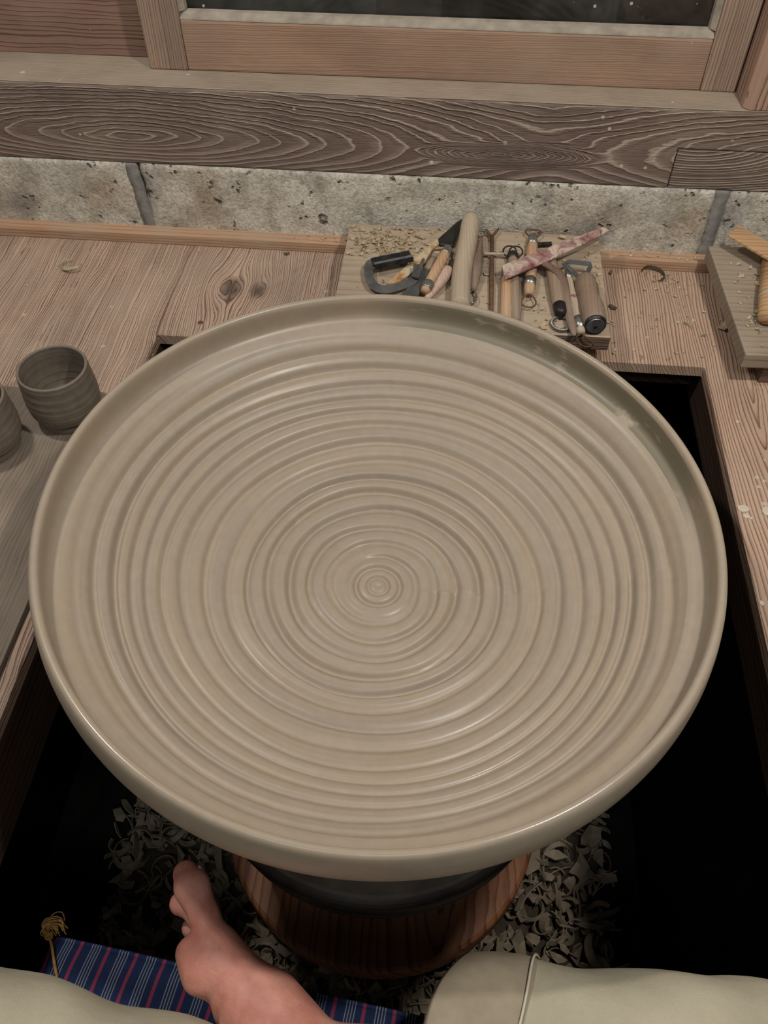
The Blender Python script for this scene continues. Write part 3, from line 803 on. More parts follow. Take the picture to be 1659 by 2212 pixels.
# 3 slate grey rib
t, b = tool('grey_rib', k1(690, 950), 'slate grey flat rib tool with worn broken end, partly behind the dish rim')
pl = [k1(*q) for q in ((470, 1085), (560, 1000), (740, 760), (800, 715), (895, 745), (880, 800), (740, 1040), (690, 1100))]
mk('rib_blade', prism([(on(q, 0.009).x, on(q, 0.009).y) for q in pl], ZB + 0.0060, ZB + 0.0095), M['grey_rubber'], t, b, bevel=0.001, seg=1)
mk('worn_neck', handle(on(k1(850, 730), 0.009), on(k1(925, 570), 0.010), [(0, 0.0065), (0.3, 0.006), (0.7, 0.005), (1, 0.0045)], 10, 0.7), M['w_grey'], t, b, smooth=True)

# 4 orange handle with two ferrules and wire loop
t, b = tool('loop_tool', k1(960, 730), 'orange wooden loop tool with metal ferrules, leaning across the rib')
a, c = on(k1(810, 1010), 0.012), on(k1(1115, 455), 0.020)
mk('wood_handle', handle(a, c, [(0.0, 0.0050), (0.06, 0.0062), (0.5, 0.0070), (0.86, 0.0068), (0.88, 0.0062)]), M['w_orange'], t, b, smooth=True)
mk('ferrule', handle(lerp(a, c, 0.05), lerp(a, c, 0.19), [(0, 0.0070), (0.1, 0.0074), (0.9, 0.0076), (1, 0.0072)]), M['steel'], t, b, smooth=True)
mk('ferrule', handle(lerp(a, c, 0.85), lerp(a, c, 1.0), [(0, 0.0072), (0.1, 0.0073), (0.9, 0.0062), (1, 0.0056)]), M['steel'], t, b, smooth=True)
mk('wire_loop', tube(spline([lerp(a, c, 0.99), on(k1(1040, 470), 0.019), on(k1(930, 480), 0.016), on(k1(870, 570), 0.013), on(k1(830, 650), 0.011)], 5), 0.0012, 6), M['rust'], t, b, smooth=True)
mk('wire_loop', tube(spline([lerp(a, c, 0.98), on(k1(1165, 520), 0.019), on(k1(1155, 600), 0.016), on(k1(1120, 660), 0.013)], 5), 0.0011, 6), M['iron'], t, b, smooth=True)
# 5 pinkish stub
t, b = tool('wooden_modelling_tool', k1(1010, 900), 'short pinkish wooden modelling tool with rounded end')
a, c = on(k1(840, 1100), 0.006), on(k1(1120, 710), 0.009)
mk('body', handle(a, c, [(0.0, 0.0032), (0.15, 0.0050), (0.5, 0.0080), (0.8, 0.0094), (0.93, 0.0085), (1.0, 0.0055), (1.03, 0.002)], 18, 0.85), M['w_pink'], t, b, smooth=True)
# scrap blades under the stub
t, b = tool('scraper', k1(1080, 830), 'small pale square scraper half under the pinkish tool')
pl = [k1(*q) for q in ((1040, 770), (1160, 770), (1160, 880), (1060, 900))]
mk('plate', prism([(on(q, 0.002).x, on(q, 0.002).y) for q in pl], ZB + 0.0005, ZB + 0.0025), M['w_pale'], t, b, bevel=0.0005, seg=1)
# 6 thick stick
t, b = tool('thick_stick', k1(1330, 600), 'thick pale wooden stick, the longest tool, leaning back on the stones')
ax = [on(k1(1265, 1200), 0.013), on(k1(1270, 1010), 0.013), on(k1(1300, 700), 0.014), on(k1(1370, 330), 0.020), on(k1(1410, 45), 0.026)]
sp = spline(ax, 6)
mk('rod', tube(sp, [0.0122] * (len(sp) - 3) + [0.0118, 0.0112, 0.0085], 22), M['w_pale'], t, b, smooth=True)
mk('rod_end', tube([ax[-1], ax[-1] + (ax[-1] - ax[-2]).normalized() * 0.003], [0.0085, 0.004], 22), M['w_pale'], t, b, smooth=True)
# 7 brown lacquered loop tool
t, b = tool('loop_tool', k1(1470, 700), 'dark brown lacquered loop tool right beside the thick stick')
a, c = on(k1(1435, 985), 0.007), on(k1(1520, 320), 0.012)
mk('wood_handle', handle(a, c, [(0, 0.0040), (0.12, 0.0056), (0.35, 0.0080), (0.6, 0.0078), (0.78, 0.0060), (0.95, 0.0042), (1, 0.0036)], 16), M['w_brown'], t, b, smooth=True)
mk('wire_loop', loop_wire(c, c - a, 0.017, 0.014, 0.0011, rect=True), M['steel'], t, b, smooth=True)
mk('wire_loop', loop_wire(a, a - c, 0.026, 0.012, 0.0011), M['steel'], t, b, smooth=True)
# 8 forked rusty rod with tied cross wire
t, b = tool('forked_wire_tool', (1062, 580), 'thin rusty rod forking in a Y at the top, beside the brown loop tool')
a, c = on((1061, 676), 0.004), on(k2(130, 180), 0.006)
mk('rod', handle(a, c, [(0, 0.0026), (0.4, 0.0030), (1, 0.0026)], 10), M['rust'], t, b, smooth=True)
for q in (k2(55, 90), k2(215, 75)):
    mk('prong', handle(c, on(q, 0.007), [(0, 0.0022), (0.7, 0.0020), (1, 0.0010)], 8), M['rust'], t, b, smooth=True)
mk('cross_wire', handle(on(k2(25, 390), 0.008), on(k2(340, 392), 0.008), [(0, 0.0022), (1, 0.0018)], 8), M['w_pale'], t, b, smooth=True)
# 9 pale orange stick under the red blade
t, b = tool('brush_handle', k2(305, 900), 'cream and orange round stick running under the left end of the red blade')
a, c = on(k2(300, 1230), 0.0072), on(k2(312, 600), 0.0072)
mk('rod', handle(a, c, [(0, 0.0072), (0.8, 0.0070), (0.84, 0.0062), (1, 0.0060)], 16), M['w_orange'], t, b, smooth=True)
mk('ferrule', handle(lerp(a, c, 0.82), lerp(a, c, 1.02), [(0, 0.0072), (1, 0.0066)], 16), M['steel'], t, b, smooth=True)
# 10 dark flat tool with twisted loops
t, b = tool('loop_tool', k2(405, 800), 'dark grey-brown loop tool with twisted wire rings above the red blade')
a, c = on(k2(425, 1220), 0.006), on(k2(385, 420), 0.007)
mk('wood_handle', handle(a, c, [(0, 0.0056), (0.5, 0.0068), (0.95, 0.0068), (1, 0.006)], 14), M['w_grey'], t, b, smooth=True)
mk('ferrule', handle(lerp(a, c, 0.93), lerp(a, c, 1.02), [(0, 0.0074), (1, 0.0072)], 14), M['iron'], t, b, smooth=True)
for s_ in (-1, 1):
    cc = c + Vector((s_ * 0.004, 0.006, 0.003))
    mk('wire_loop', tube([cc + Vector((0.0085 * math.cos(q), 0.0075 * math.sin(q), 0.003 * math.sin(q))) for q in np.linspace(0, 2 * PI, 17)], 0.0011, 6), M['iron'], t, b, smooth=True)
# 11 thin reddish needle alongside
t, b = tool('needle_tool', k2(450, 900), 'thin reddish brown needle tool lying close to the dark loop tool')
a, c = on(k2(455, 1225), 0.0045), on(k2(462, 640), 0.0045)
mk('wood_handle', handle(a, c, [(0, 0.0030), (0.35, 0.0046), (0.8, 0.0032), (1, 0.0016)], 10), M['w_brown'], t, b, smooth=True)
# 12 ochre loop tool
t, b = tool('loop_tool', k2(605, 620), 'ochre wooden loop tool with metal collars crossing under the middle of the red blade')
a, c = on(k2(590, 890), 0.007), on(k2(635, 200), 0.007)
mk('wood_handle', handle(a, c, [(0, 0.0050), (0.1, 0.0070), (0.5, 0.0078), (0.88, 0.0068), (0.92, 0.006)], 16), M['w_orange'], t, b, smooth=True)
mk('ferrule', handle(lerp(a, c, 0.13), lerp(a, c, 0.24), [(0, 0.0076), (1, 0.0078)], 16), M['steel'], t, b, smooth=True)
mk('ferrule', handle(lerp(a, c, 0.86), lerp(a, c, 1.03), [(0, 0.0074), (1, 0.0058)], 16), M['steel'], t, b, smooth=True)
mk('wire_loop', loop_wire(a, a - c, 0.026, 0.020, 0.0010), M['rust'], t, b, smooth=True)
mk('wire_loop', loop_wire(lerp(a, c, 1.0), c - a, 0.020, 0.020, 0.0012, rect=True), M['rust'], t, b, smooth=True)
# small spring
t, b = tool('coil_spring', k2(790, 270), 'small black coil spring lying behind the red blade')
a, c = on(k2(700, 280), 0.004), on(k2(870, 270), 0.004)
mk('coil', tube([lerp(a, c, k / 90) + Vector((0, 0.0028 * math.cos(k / 90 * 2 * PI * 10), 0.0028 * math.sin(k / 90 * 2 * PI * 10))) for k in range(91)], 0.0008, 5), M['black_steel'], t, b, smooth=True)
# 13 red painted blade lying across
t, b = tool('red_blade', k2(800, 350), 'flat strip smeared with dark red and cream paint lying across the other tools')
q = [k2(*w) for w in ((255, 530), (290, 700), (870, 450), (1430, 180), (1580, 95), (1510, 55), (830, 305))]
zz = [0.021, 0.021, 0.021, 0.021, 0.021, 0.021, 0.021]
pp = [at(w[0], w[1], ZB + z) for w, z in zip(q, zz)]
mk('strip', prism([(v.x, v.y) for v in pp], ZB + 0.0185, ZB + 0.021), M['red'], t, b, bevel=0.0005, seg=1)
# 14 grey brown handle with twisted loop
t, b = tool('loop_tool', k2(900, 800), 'thick grey-brown handled loop tool with a twisted wire loop towards the dish')
a, c = on(k2(975, 1110), 0.008), on(k2(860, 490), 0.009)
mk('wood_handle', handle(a, c, [(0, 0.0070), (0.3, 0.0090), (0.7, 0.0086), (0.95, 0.0078), (1, 0.0060)], 18), M['w_grey'], t, b, smooth=True)
mk('ferrule', handle(a + (a - c).normalized() * 0.006, lerp(a, c, 0.12), [(0, 0.0062), (0.3, 0.0076), (1, 0.0082)], 18), M['iron'], t, b, smooth=True)
d = (a - c).normalized(); s = Vector((-d.y, d.x, 0)).normalized()
pts = []
for k in range(41):
    ang = -PI + 2 * PI * k / 40
    pts.append(a + d * (0.004 + 0.0125 * (1 + math.cos(ang))) + s * (0.0115 * math.sin(ang)) + Vector((0, 0, -0.004)))
tw = []
for k in range(241):
    f = k / 240 * 40; i = min(39, int(f)); q_ = lerp(pts[i], pts[i + 1], f - i)
    tw.append(q_ + s * (0.0012 * math.cos(k * 0.9)) + Vector((0, 0, 0.0012 * math.sin(k * 0.9))))
mk('twisted_loop', tube(tw, 0.0013, 6), M['steel'], t, b, smooth=True)
# 15 dark curved tool
t, b = tool('curved_scraper', k2(1040, 850), 'dark bowed scraper with cream smears between the grey handle and the thin brush')
sp = spline([on(k2(*q), z) for q, z in (((750, 495), 0.017), ((860, 560), 0.017), ((970, 660), 0.016), ((1020, 800), 0.012), ((1060, 1000), 0.008), ((1100, 1200), 0.007), ((1150, 1400), 0.007))], 6)
mk('bow', tube(sp, [0.0058 if k > 8 else 0.005 for k in range(len(sp) - 4)] + [0.0052, 0.0045, 0.0036, 0.002], 12, squash=0.7), M['w_brown'], t, b, smooth=True)
# 16 thin brush
t, b = tool('thin_brush_tool', k2(1150, 950), 'thin cream tool with bright metal ferrule and a wire loop hanging over the board edge')
a, c = on(k2(1235, 1370), 0.0065), on(k2(1060, 600), 0.008)
mk('wood_handle', handle(a, c, [(0, 0.0045), (0.04, 0.0054), (0.25, 0.0058), (0.6, 0.0050), (0.86, 0.0042), (0.9, 0.004)], 14), M['w_pale'], t, b, smooth=True)
mk('ferrule', handle(lerp(a, c, 0.06), lerp(a, c, 0.22), [(0, 0.0062), (1, 0.0064)], 14), M['steel'], t, b, smooth=True)
mk('ferrule', handle(lerp(a, c, 0.86), lerp(a, c, 1.0), [(0, 0.0046), (1, 0.0034)], 14), M['steel'], t, b, smooth=True)
mk('red_band', handle(lerp(a, c, 0.50), lerp(a, c, 0.55), [(0, 0.0056), (1, 0.0055)], 14), M['red'], t, b, smooth=True)
mk('wire_loop', tube(spline([a, on(k2(1170, 1430), 0.002), on(k2(1200, 1500), -0.006), on(k2(1300, 1540), -0.012), on(k2(1380, 1510), -0.008), on(k2(1300, 1430), 0.002), a], 6), 0.0010, 6), M['rust'], t, b, smooth=True)
# 17 fat handled trimming tool with triangular loop
t, b = tool('trimming_tool', k2(1340, 950), 'fat brown wooden handle with steel end cap and bent triangular blade, nearest the board corner')
a, c = on(k2(1405, 1260), 0.014), on(k2(1270, 690), 0.013)
mk('wood_handle', handle(a, c, [(0, 0.0128), (0.06, 0.0142), (0.3, 0.0150), (0.52, 0.0128), (0.75, 0.0138), (0.92, 0.0128), (0.99, 0.0095), (1.0, 0.007)], 24), M['w_roller'], t, b, smooth=True)
d = (a - c).normalized()
mk('end_cap', handle(a - d * 0.001, a + d * 0.0035, [(0, 0.0130), (0.5, 0.0132), (1, 0.0118)], 24), M['black_steel'], t, b, smooth=False)
cap = mk('cap_face', handle(a + d * 0.0036, a + d * 0.0042, [(0, 0.0105), (1, 0.0100)], 24), M['steel'], t, b)
mk('cap_rivet', handle(a + d * 0.0042, a + d * 0.0056, [(0, 0.0022), (1, 0.0015)], 12), M['iron'], t, b)
bl = [on(k2(1225, 700), 0.013), on(k2(1140, 620), 0.014), on(k2(1020, 510), 0.016), on(k2(1090, 490), 0.017), on(k2(1345, 515), 0.017), on(k2(1350, 545), 0.016), on(k2(1285, 670), 0.013)]
mk('bent_blade', ribbon(bl, 0.0055, 0.0014, Vector((0.15, -0.75, 0.65))), M['grey_rubber'], t, b)
# string
t, b = tool('string_end', k2(1560, 1250), 'short end of pale string poking over the right edge of the tool board', 'string')
mk('strand', tube(spline([on(k2(1500, 1240), 0.0015), on(k2(1590, 1245), 0.002), on(k2(1640, 1290), -0.004)], 5), 0.0009, 6), M['w_pale'], t, b, smooth=True)

# ------------------------------------------------------------------ second board at the right with its things
rb = empty('raised_board', (0.55, 0.87, 0.0), 'clay-dusted plank raised on feet at the right picture edge', 'board')
M['rboard'] = wood('dusty_plank', srgb(158, 142, 122), srgb(150, 134, 114), srgb(130, 114, 96), along='X', cross='Y', eyes=[(0, 0.4, 3, 0.3)], rings=30, dust=srgb(164, 150, 130), dust_amt=0.6, relief=0.2)
mk('board_plank', prism([(0.3430, 0.7684), (0.76, 0.788), (0.75, 1.004), (0.3330, 0.9835)], 0.030, 0.050), M['rboard'], rb, (0.55, 0.87, 0.03), bevel=0.0018)
mk('foot', prism([(0.375, 0.779), (0.43, 0.7815), (0.42, 0.97), (0.366, 0.968)], 0.0004, 0.0297), M['tool_edge'], rb, (0.4, 0.87, 0), bevel=0.001, seg=1)
mk('foot', prism([(0.69, 0.795), (0.735, 0.797), (0.726, 0.985), (0.681, 0.983)], 0.0004, 0.0297), M['tool_edge'], rb, (0.7, 0.87, 0), bevel=0.001, seg=1)
M['fresh'] = wood('fresh_pale_wood', srgb(196, 160, 118), srgb(188, 148, 106), srgb(170, 128, 88), along='X', cross='Y', eyes=[(0, 0.3, 3, 0.2)], rings=26, wob=0.002, relief=0.15)
hz = 0.0505 + 0.0117
a = at(1657, 688, hz); c = a + Vector((0.030, 0.125, 0.0))
t = empty('rolling_rod', (a.x, a.y, 0.05), 'round fresh-wood rod end resting on the raised board at the right edge', 'rod')
mk('rod_body', handle(a, c, [(0, 0.0088), (0.02, 0.0108), (0.3, 0.0116), (1, 0.0116)], 24), M['fresh'], t, (a.x, a.y, 0.05), smooth=True)
mk('band', handle(lerp(a, c, 0.30), lerp(a, c, 0.34), [(0, 0.0119), (1, 0.0119)], 24), M['w_pale'], t, (a.x, a.y, 0.05), smooth=True)
sz = 0.0775
q = [at(1573, 507, sz), at(1596, 485.5, sz)]
dv = (at(1659, 521, sz) - q[1]).normalized()
poly = [q[0], q[0] + dv * 0.26, q[1] + dv * 0.26, q[1]]
st = mk('straight_edge', prism([(v.x, v.y) for v in poly], sz - 0.004, sz), M['fresh'], None, (q[0].x, q[0].y, sz - .004), bevel=0.0007, seg=1)
tag(st, 'flat fresh pale wooden straight-edge slanting over the raised board', 'ruler')

# ------------------------------------------------------------------ clay shavings and crumbs
M['chip'] = simple('dry_clay_shaving', srgb(146, 133, 112), srgb(178, 164, 142), 0.85, 0.15, 40, 0.3, 260, 0.0006)
M['chip_bed'] = simple('shade_dark_clay', srgb(70, 62, 52), srgb(96, 86, 73), 0.95, 0.1, 60, 0.5, 120, 0.002)  # darker brown paints the deep shade in gaps between shavings
M['chip_tan'] = simple('tan_dry_clay', srgb(156, 138, 110), srgb(188, 170, 140), 0.9, 0.1, 90, 0.2, 300, 0.0004)
M['chip_dry'] = simple('pale_dry_clay', srgb(168, 152, 122), srgb(192, 178, 150), 0.9, 0.1, 60, 0.2, 300, 0.0004)
M['chip_dark'] = simple('dark_clay_bit', srgb(84, 72, 56), srgb(106, 94, 76), 0.9, 0.1, 60, 0.2, 300, 0.0004)
rnd = random.Random(11)
def curl(rad, ang, width, thick, pitch=0.0, n=8, grow=0.2):
    pts, nr = [], []
    for k in range(n + 1):
        a_ = ang * k / n
        r_ = rad * (1 + grow * k / n)
        pts.append(Vector((r_ * math.cos(a_), r_ * math.sin(a_), pitch * k / n)))
        nr.append(Vector((math.cos(a_), math.sin(a_), 0.25)))
    w = [width * (0.45 + 0.55 * math.sin(PI * min(0.9, 0.12 + k / n * 0.85))) for k in range(n + 1)]
    c_ = sum(pts, Vector()) / len(pts)
    return ribbon([q_ - c_ for q_ in pts], w, thick, nr)
def flake(size, rng):
    n = rng.randint(5, 7)
    top = []
    for k in range(n):
        a_ = 2 * PI * k / n
        r_ = size * (0.6 + 0.5 * rng.random())
        x, y = r_ * math.cos(a_) * 1.5, r_ * math.sin(a_) * 0.8
        top.append(Vector((x, y, 0.35 * x * x / size + 0.15 * rng.random() * size)))
    V = top + [q_ - Vector((0, 0, size * 0.22)) for q_ in top] + [Vector((0, 0, 0.05 * size)), Vector((0, 0, -0.2 * size))]
    F = [(k, (k + 1) % n, 2 * n) for k in range(n)] + [(n + (k + 1) % n, n + k, 2 * n + 1) for k in range(n)] + [(k, n + k, n + (k + 1) % n, (k + 1) % n) for k in range(n)]
    return V, F
def to_mesh(name, vf, mat):
    me = bpy.data.meshes.new(name)
    me.from_pydata([tuple(v) for v in vf[0]], [], vf[1]); me.validate()
    bm = bmesh.new(); bm.from_mesh(me); bmesh.ops.recalc_face_normals(bm, faces=bm.faces); bm.to_mesh(me); bm.free()
    me.materials.append(mat)
    return me
shapes = []
for k in range(9):
    shapes.append(curl(0.008 + 0.014 * rnd.random(), math.radians(60 + 190 * rnd.random()), 0.006 + 0.007 * rnd.random(), 0.0012, (rnd.random() - 0.5) * 0.012, 9, 0.4))
for k in range(4):
    shapes.append(curl(0.05 + 0.03 * rnd.random(), math.radians(25 + 25 * rnd.random()), 0.008 + 0.006 * rnd.random(), 0.0014, 0.004, 6, 0.1))
for k in range(8):
    shapes.append(flake(0.006 + 0.008 * rnd.random(), rnd))
chip_me = [to_mesh('shaving', s_, M['chip']) for s_ in shapes]
FZ = -0.765
def heap(x, y):
    return FZ + 0.014 + 0.010 * mnoise.noise(Vector((x * 9, y * 9, 2.2))) + 0.012 * max(0, 1 - abs(x + 0.05) / 0.5)
# matted bed of broken shavings under the loose ones
nx, ny = 110, 110
V, F = [], []
for j in range(ny + 1):
    for i in range(nx + 1):
        x = -0.455 + 0.765 * i / nx; y = 0.0 + 1.05 * j / ny
        V.append((x, y, heap(x, y) - 0.012 + 0.005 * mnoise.noise(Vector((x * 70, y * 70, 0.5)))))
for j in range(ny):
    for i in range(nx):
        a_ = j * (nx + 1) + i; F.append((a_, a_ + 1, a_ + nx + 2, a_ + nx + 1))
bed = mk('shavings_bed', (V, F), M['chip_bed'], None, (-0.1, 0.4, FZ), smooth=False)
sm = bed.modifiers.new('thick', 'SOLIDIFY'); sm.thickness = 0.004; sm.offset = -1
tag(bed, 'matted bed of crumbled clay shavings covering the pit floor', 'clay shavings', kind='stuff')
def rand_mat(rng, x, y, z, flat=0.5):
    e = Matrix.Rotation(rng.uniform(0, 2 * PI), 4, 'Z') @ Matrix.Rotation(rng.gauss(0, flat), 4, 'X') @ Matrix.Rotation(rng.gauss(0, flat), 4, 'Y')
    return Matrix.Translation((x, y, z)) @ e @ Matrix.Rotation(rng.uniform(0, 2 * PI), 4, 'Z')
# loose ones far below: joined
V, F = [], []
for k in range(2300):
    x, y = max(-0.46, min(0.31, rnd.gauss(-0.07, 0.24))), rnd.uniform(0.05, 0.9)
    s_ = shapes[rnd.randrange(len(shapes))]
    sc_ = rnd.uniform(0.6, 1.3)
    m = rand_mat(rnd, x, y, heap(x, y) + rnd.uniform(-0.006, 0.014), 0.55) @ Matrix.Scale(sc_, 4)
    n0 = len(V)
    V += [m @ Vector(v) for v in s_[0]]; F += [tuple(i + n0 for i in f) for f in s_[1]]
lo = mk('shavings_heap', (V, F), M['chip'], None, (-0.1, 0.4, FZ))
tag(lo, 'heap of curled grey-brown clay shavings all over the pit floor', 'clay shavings', kind='stuff')
cnt = 0
while cnt < 240:
    px_, py_ = rnd.uniform(250, 1310), rnd.uniform(1740, 2200)
    if 490 < px_ < 1140 and py_ < 2030: continue
    q_ = at(px_, py_, FZ + 0.03)
    if math.hypot(q_.x - WX, q_.y - WYc) < 0.262 and False: continue
    o = bpy.data.objects.new('clay_shaving', chip_me[rnd.randrange(len(chip_me))])
    COL.objects.link(o)
    o.matrix_world = rand_mat(rnd, q_.x, q_.y, heap(q_.x, q_.y) + rnd.uniform(0.012, 0.022), 0.4) @ Matrix.Scale(rnd.uniform(0.9, 1.5), 4)
    tag(o, 'curled grey-brown clay shaving on top of the heap in the pit', 'clay shaving', 'clay shavings on the pit heap')
    cnt += 1

# crumbs on the boards and the deck
def crumbs(name, spots, mat, label, zf):
    V, F = [], []
    for (x, y, sc_) in spots:
        s_ = shapes[rnd.choice([0, 3, 5, 13, 14, 15, 16, 17, 18, 19, 20])]
        m = rand_mat(rnd, x, y, zf + 0.0012, 0.4) @ Matrix.Scale(sc_, 4)
        n0 = len(V)
        vs_ = [m @ Vector(v) for v in s_[0]]
        lowz = min(v.z for v in vs_)
        V += [v + Vector((0, 0, zf + 0.0003 - lowz)) for v in vs_]; F += [tuple(i + n0 for i in f) for f in s_[1]]
    o = mk(name, (V, F), mat, None, (spots[0][0], spots[0][1], zf))
    return tag(o, label, 'clay crumbs', kind='stuff')
sp = []
for k in range(560):
    px_ = rnd.uniform(755, 1300); py_ = rnd.uniform(490, 735)
    if rnd.random() < 0.55: px_, py_ = rnd.gauss(850, 55), rnd.gauss(530, 22)
    q_ = at(px_, py_, ZB)
    if -0.135 < q_.x < 0.19 and 0.795 < q_.y < 0.995: sp.append((q_.x, q_.y, rnd.uniform(0.1, 0.34)))
crumbs('clay_crumbs', sp, M['chip_tan'], 'pale clay crumbs scattered between the tools on the tool board', ZB)
sp = []
for k in range(70):
    q_ = at(rnd.uniform(1560, 1659), rnd.uniform(560, 770), 0.05)
    if 0.35 < q_.x < 0.7 and 0.78 < q_.y < 0.97: sp.append((q_.x, q_.y, rnd.uniform(0.1, 0.28)))
crumbs('clay_crumbs', sp, M['chip_dry'], 'pale clay crumbs scattered on the raised board at the right', 0.05)
sp = []
for k in range(130):
    px_, py_ = rnd.uniform(1300, 1560), rnd.uniform(595, 780)
    if rnd.random() < 0.4: px_, py_ = rnd.gauss(1450, 30), rnd.gauss(615, 18)
    q_ = at(px_, py_, 0)
    if 0.2 < q_.x < 0.36 and 0.81 < q_.y < 0.99: sp.append((q_.x, q_.y, rnd.uniform(0.06, 0.22)))
for k in range(40):
    q_ = at(rnd.uniform(0, 720), rnd.uniform(530, 830), 0)
    if q_.y < 0.985: sp.append((q_.x, q_.y, rnd.uniform(0.05, 0.14)))
crumbs('clay_crumbs', sp, M['chip_dry'], 'fine pale clay crumbs scattered over the bare deck planks', 0.0)
sp = [(rnd.uniform(-0.22, 0.335), rnd.uniform(0.999, 1.014), rnd.uniform(0.08, 0.22)) for k in range(110)]
crumbs('clay_crumbs', sp, M['chip_dry'], 'pale clay crumbs lying along the top of the batten', 0.0145)
DG = 'single shavings on the deck'
for (px_, py_, mi, sc_, mt, lb) in ((148, 580, 2, 0.75, 'chip_dry', 'pale curled shaving alone on the far left of the deck'),
                              (1412, 596, 4, 0.6, 'chip_dark', 'dark curled shaving on the deck below the batten'),
                              (1486, 706, 6, 0.65, 'chip_dry', 'pale rolled shaving on the deck left of the raised board'),
                              (1563, 709, 13, 0.6, 'chip_dry', 'pale shaving in the shadow of the raised board'),
                              (1519, 728, 5, 0.5, 'chip_dry', 'thin pale arc of clay on the deck near the pit corner'),
                              (1322, 667, 16, 0.45, 'chip_dark', 'dark clay bit on the deck right of the tool board'),
                              (1318, 592, 17, 0.3, 'chip_dark', 'small dark clay bit on the deck just below the batten'),
                              (620, 550, 18, 0.35, 'chip_dark', 'dark clay bit on the deck left of the tool board')):
    q_ = at(px_, py_, 0.0)
    me = chip_me[mi].copy(); me.materials.clear(); me.materials.append(M[mt])
    o = bpy.data.objects.new('clay_shaving', me); COL.objects.link(o)
    m = rand_mat(rnd, q_.x, q_.y, 0, 0.15) @ Matrix.Scale(sc_, 4)
    lowz = min((m @ v.co).z for v in me.vertices)
    o.matrix_world = Matrix.Translation((0, 0, 0.0006 - lowz)) @ m
    tag(o, lb, 'clay shaving', DG)

# dried clay splashes on the right plank
M['splash'] = simple('dried_slip', srgb(186, 172, 152), srgb(204, 192, 174), 0.8, 0.2, 60, 0.1)
for (px_, py_, rx, ry) in ((1605, 1099, 0.0060, 0.0048), (1612, 1115, 0.0036, 0.0032), (1622, 1120, 0.0018, 0.0016), (1655, 1105, 0.004, 0.006), (1645, 1303, 0.0022, 0.003), (1593, 912, 0.0022, 0.002)):
    q_ = at(px_, py_, 0)
    pts = [(q_.x + rx * (0.85 + 0.3 * rnd.random()) * math.cos(2 * PI * k / 14), q_.y + ry * (0.85 + 0.3 * rnd.random()) * math.sin(2 * PI * k / 14)) for k in range(14)]
    mk('clay_splash', prism(pts, 0.0001, 0.0007), M['splash'], deck, (q_.x, q_.y, 0))

q_ = at(433, 697, 0)
mk('nail_head', lathe([(0, 0.0008), (0.0032, 0.0008), (0.0038, 0.0002), (0, 0.0001)], 16, q_.x, q_.y), M['rust'], deck, (q_.x, q_.y, 0))
# ------------------------------------------------------------------ seat, cushion and the potter
tag(mk('seat_board', box(-0.58, 0.375, -0.58, 0.10, -0.262, -0.232), M['dark_wood'], None, (0, -0.2, -0.25), bevel=0.002), 'dark plank seat under the striped cushion', 'seat')
def make_cushion():
    g = G('striped_cotton', 0.9, 0.1)
    s = g.sep(g.co())
    x = g.math('ADD', s[0], g.math('MULTIPLY', g.math('SUBTRACT', g.noise(g.co(), 14, 2), 0.5), 0.003))
    u = g.math('FRACT', g.math('MULTIPLY', x, 1 / 0.0276))
    navy, red, wht = srgb(42, 56, 92), srgb(150, 66, 92), srgb(150, 156, 164)
    def band(a_, b_): return g.math('MULTIPLY', g.math('GREATER_THAN', u, a_), g.math('LESS_THAN', u, b_))
    c = g.mix(band(0.04, 0.16), navy, red)
    for a_ in (0.48, 0.58, 0.68, 0.78):
        c = g.mix(g.math('MULTIPLY', band(a_, a_ + 0.035), 0.85), c, wht)
    weave = g.noise(g.scale(g.co(), (1.0, 1.0, 1.0)), 900, 2)
    c = g.mix(0.35, c, g.mix(1.0, c, g.ramp(weave, [(0.3, 0.5), (0.7, 1.0)]), 'MULTIPLY'))
    g.color(c); g.bump(weave, 0.3, 0.0006)
    return g.m
M['cushion'] = make_cushion()
cu = empty('cushion', (0.03, -0.12, -0.225), 'navy cotton floor cushion with pink and white stripes under the potter', 'cushion')
A_ = math.radians(-5.5)
CX0, CY0, CZ0 = -0.3350, 0.1490, -0.203
def cl(x, y, z):
    return Vector((CX0 + x * math.cos(A_) - y * math.sin(A_), CY0 + x * math.sin(A_) + y * math.cos(A_), z))
nx, ny = 60, 44
V, F = [], []
for side in (0, 1):
    for j in range(ny + 1):
        for i in range(nx + 1):
            x = 0.60 * i / nx; y = -0.52 * j / ny
            e = min(x, 0.60 - x, -y, 0.52 + y)
            t_ = min(1, e / 0.05)
            h = 0.002 + 0.011 * (1 - (1 - t_) ** 2)
            h += 0.0015 * mnoise.noise(Vector((x * 30, y * 30, 1))) * t_
            zz = CZ0 + 0.0022 * math.sin(x * 26) * (1 - t_)
            V.append(cl(x, y, zz + (h if side else -h - 0.004 * t_)))
n1 = (nx + 1) * (ny + 1)
for j in range(ny):
    for i in range(nx):
        a_ = j * (nx + 1) + i
        F.append((a_, a_ + nx + 1, a_ + nx + 2, a_ + 1)); F.append((n1 + a_, n1 + a_ + 1, n1 + a_ + nx + 2, n1 + a_ + nx + 1))
for i in range(nx):
    F.append((i, i + 1, n1 + i + 1, n1 + i)); b0 = ny * (nx + 1) + i; F.append((b0 + 1, b0, n1 + b0, n1 + b0 + 1))
for j in range(ny):
    a_ = j * (nx + 1); F.append((a_ + nx + 1, a_, n1 + a_, n1 + a_ + nx + 1)); c_ = a_ + nx; F.append((c_, c_ + nx + 1, n1 + c_ + nx + 1, n1 + c_))
pad = mk('pad', (V, F), M['cushion'], cu, (CX0, CY0, CZ0), smooth=True)
pad.data.transform(Matrix.Rotation(-A_, 4, 'Z')); pad.rotation_euler = (0, 0, A_)
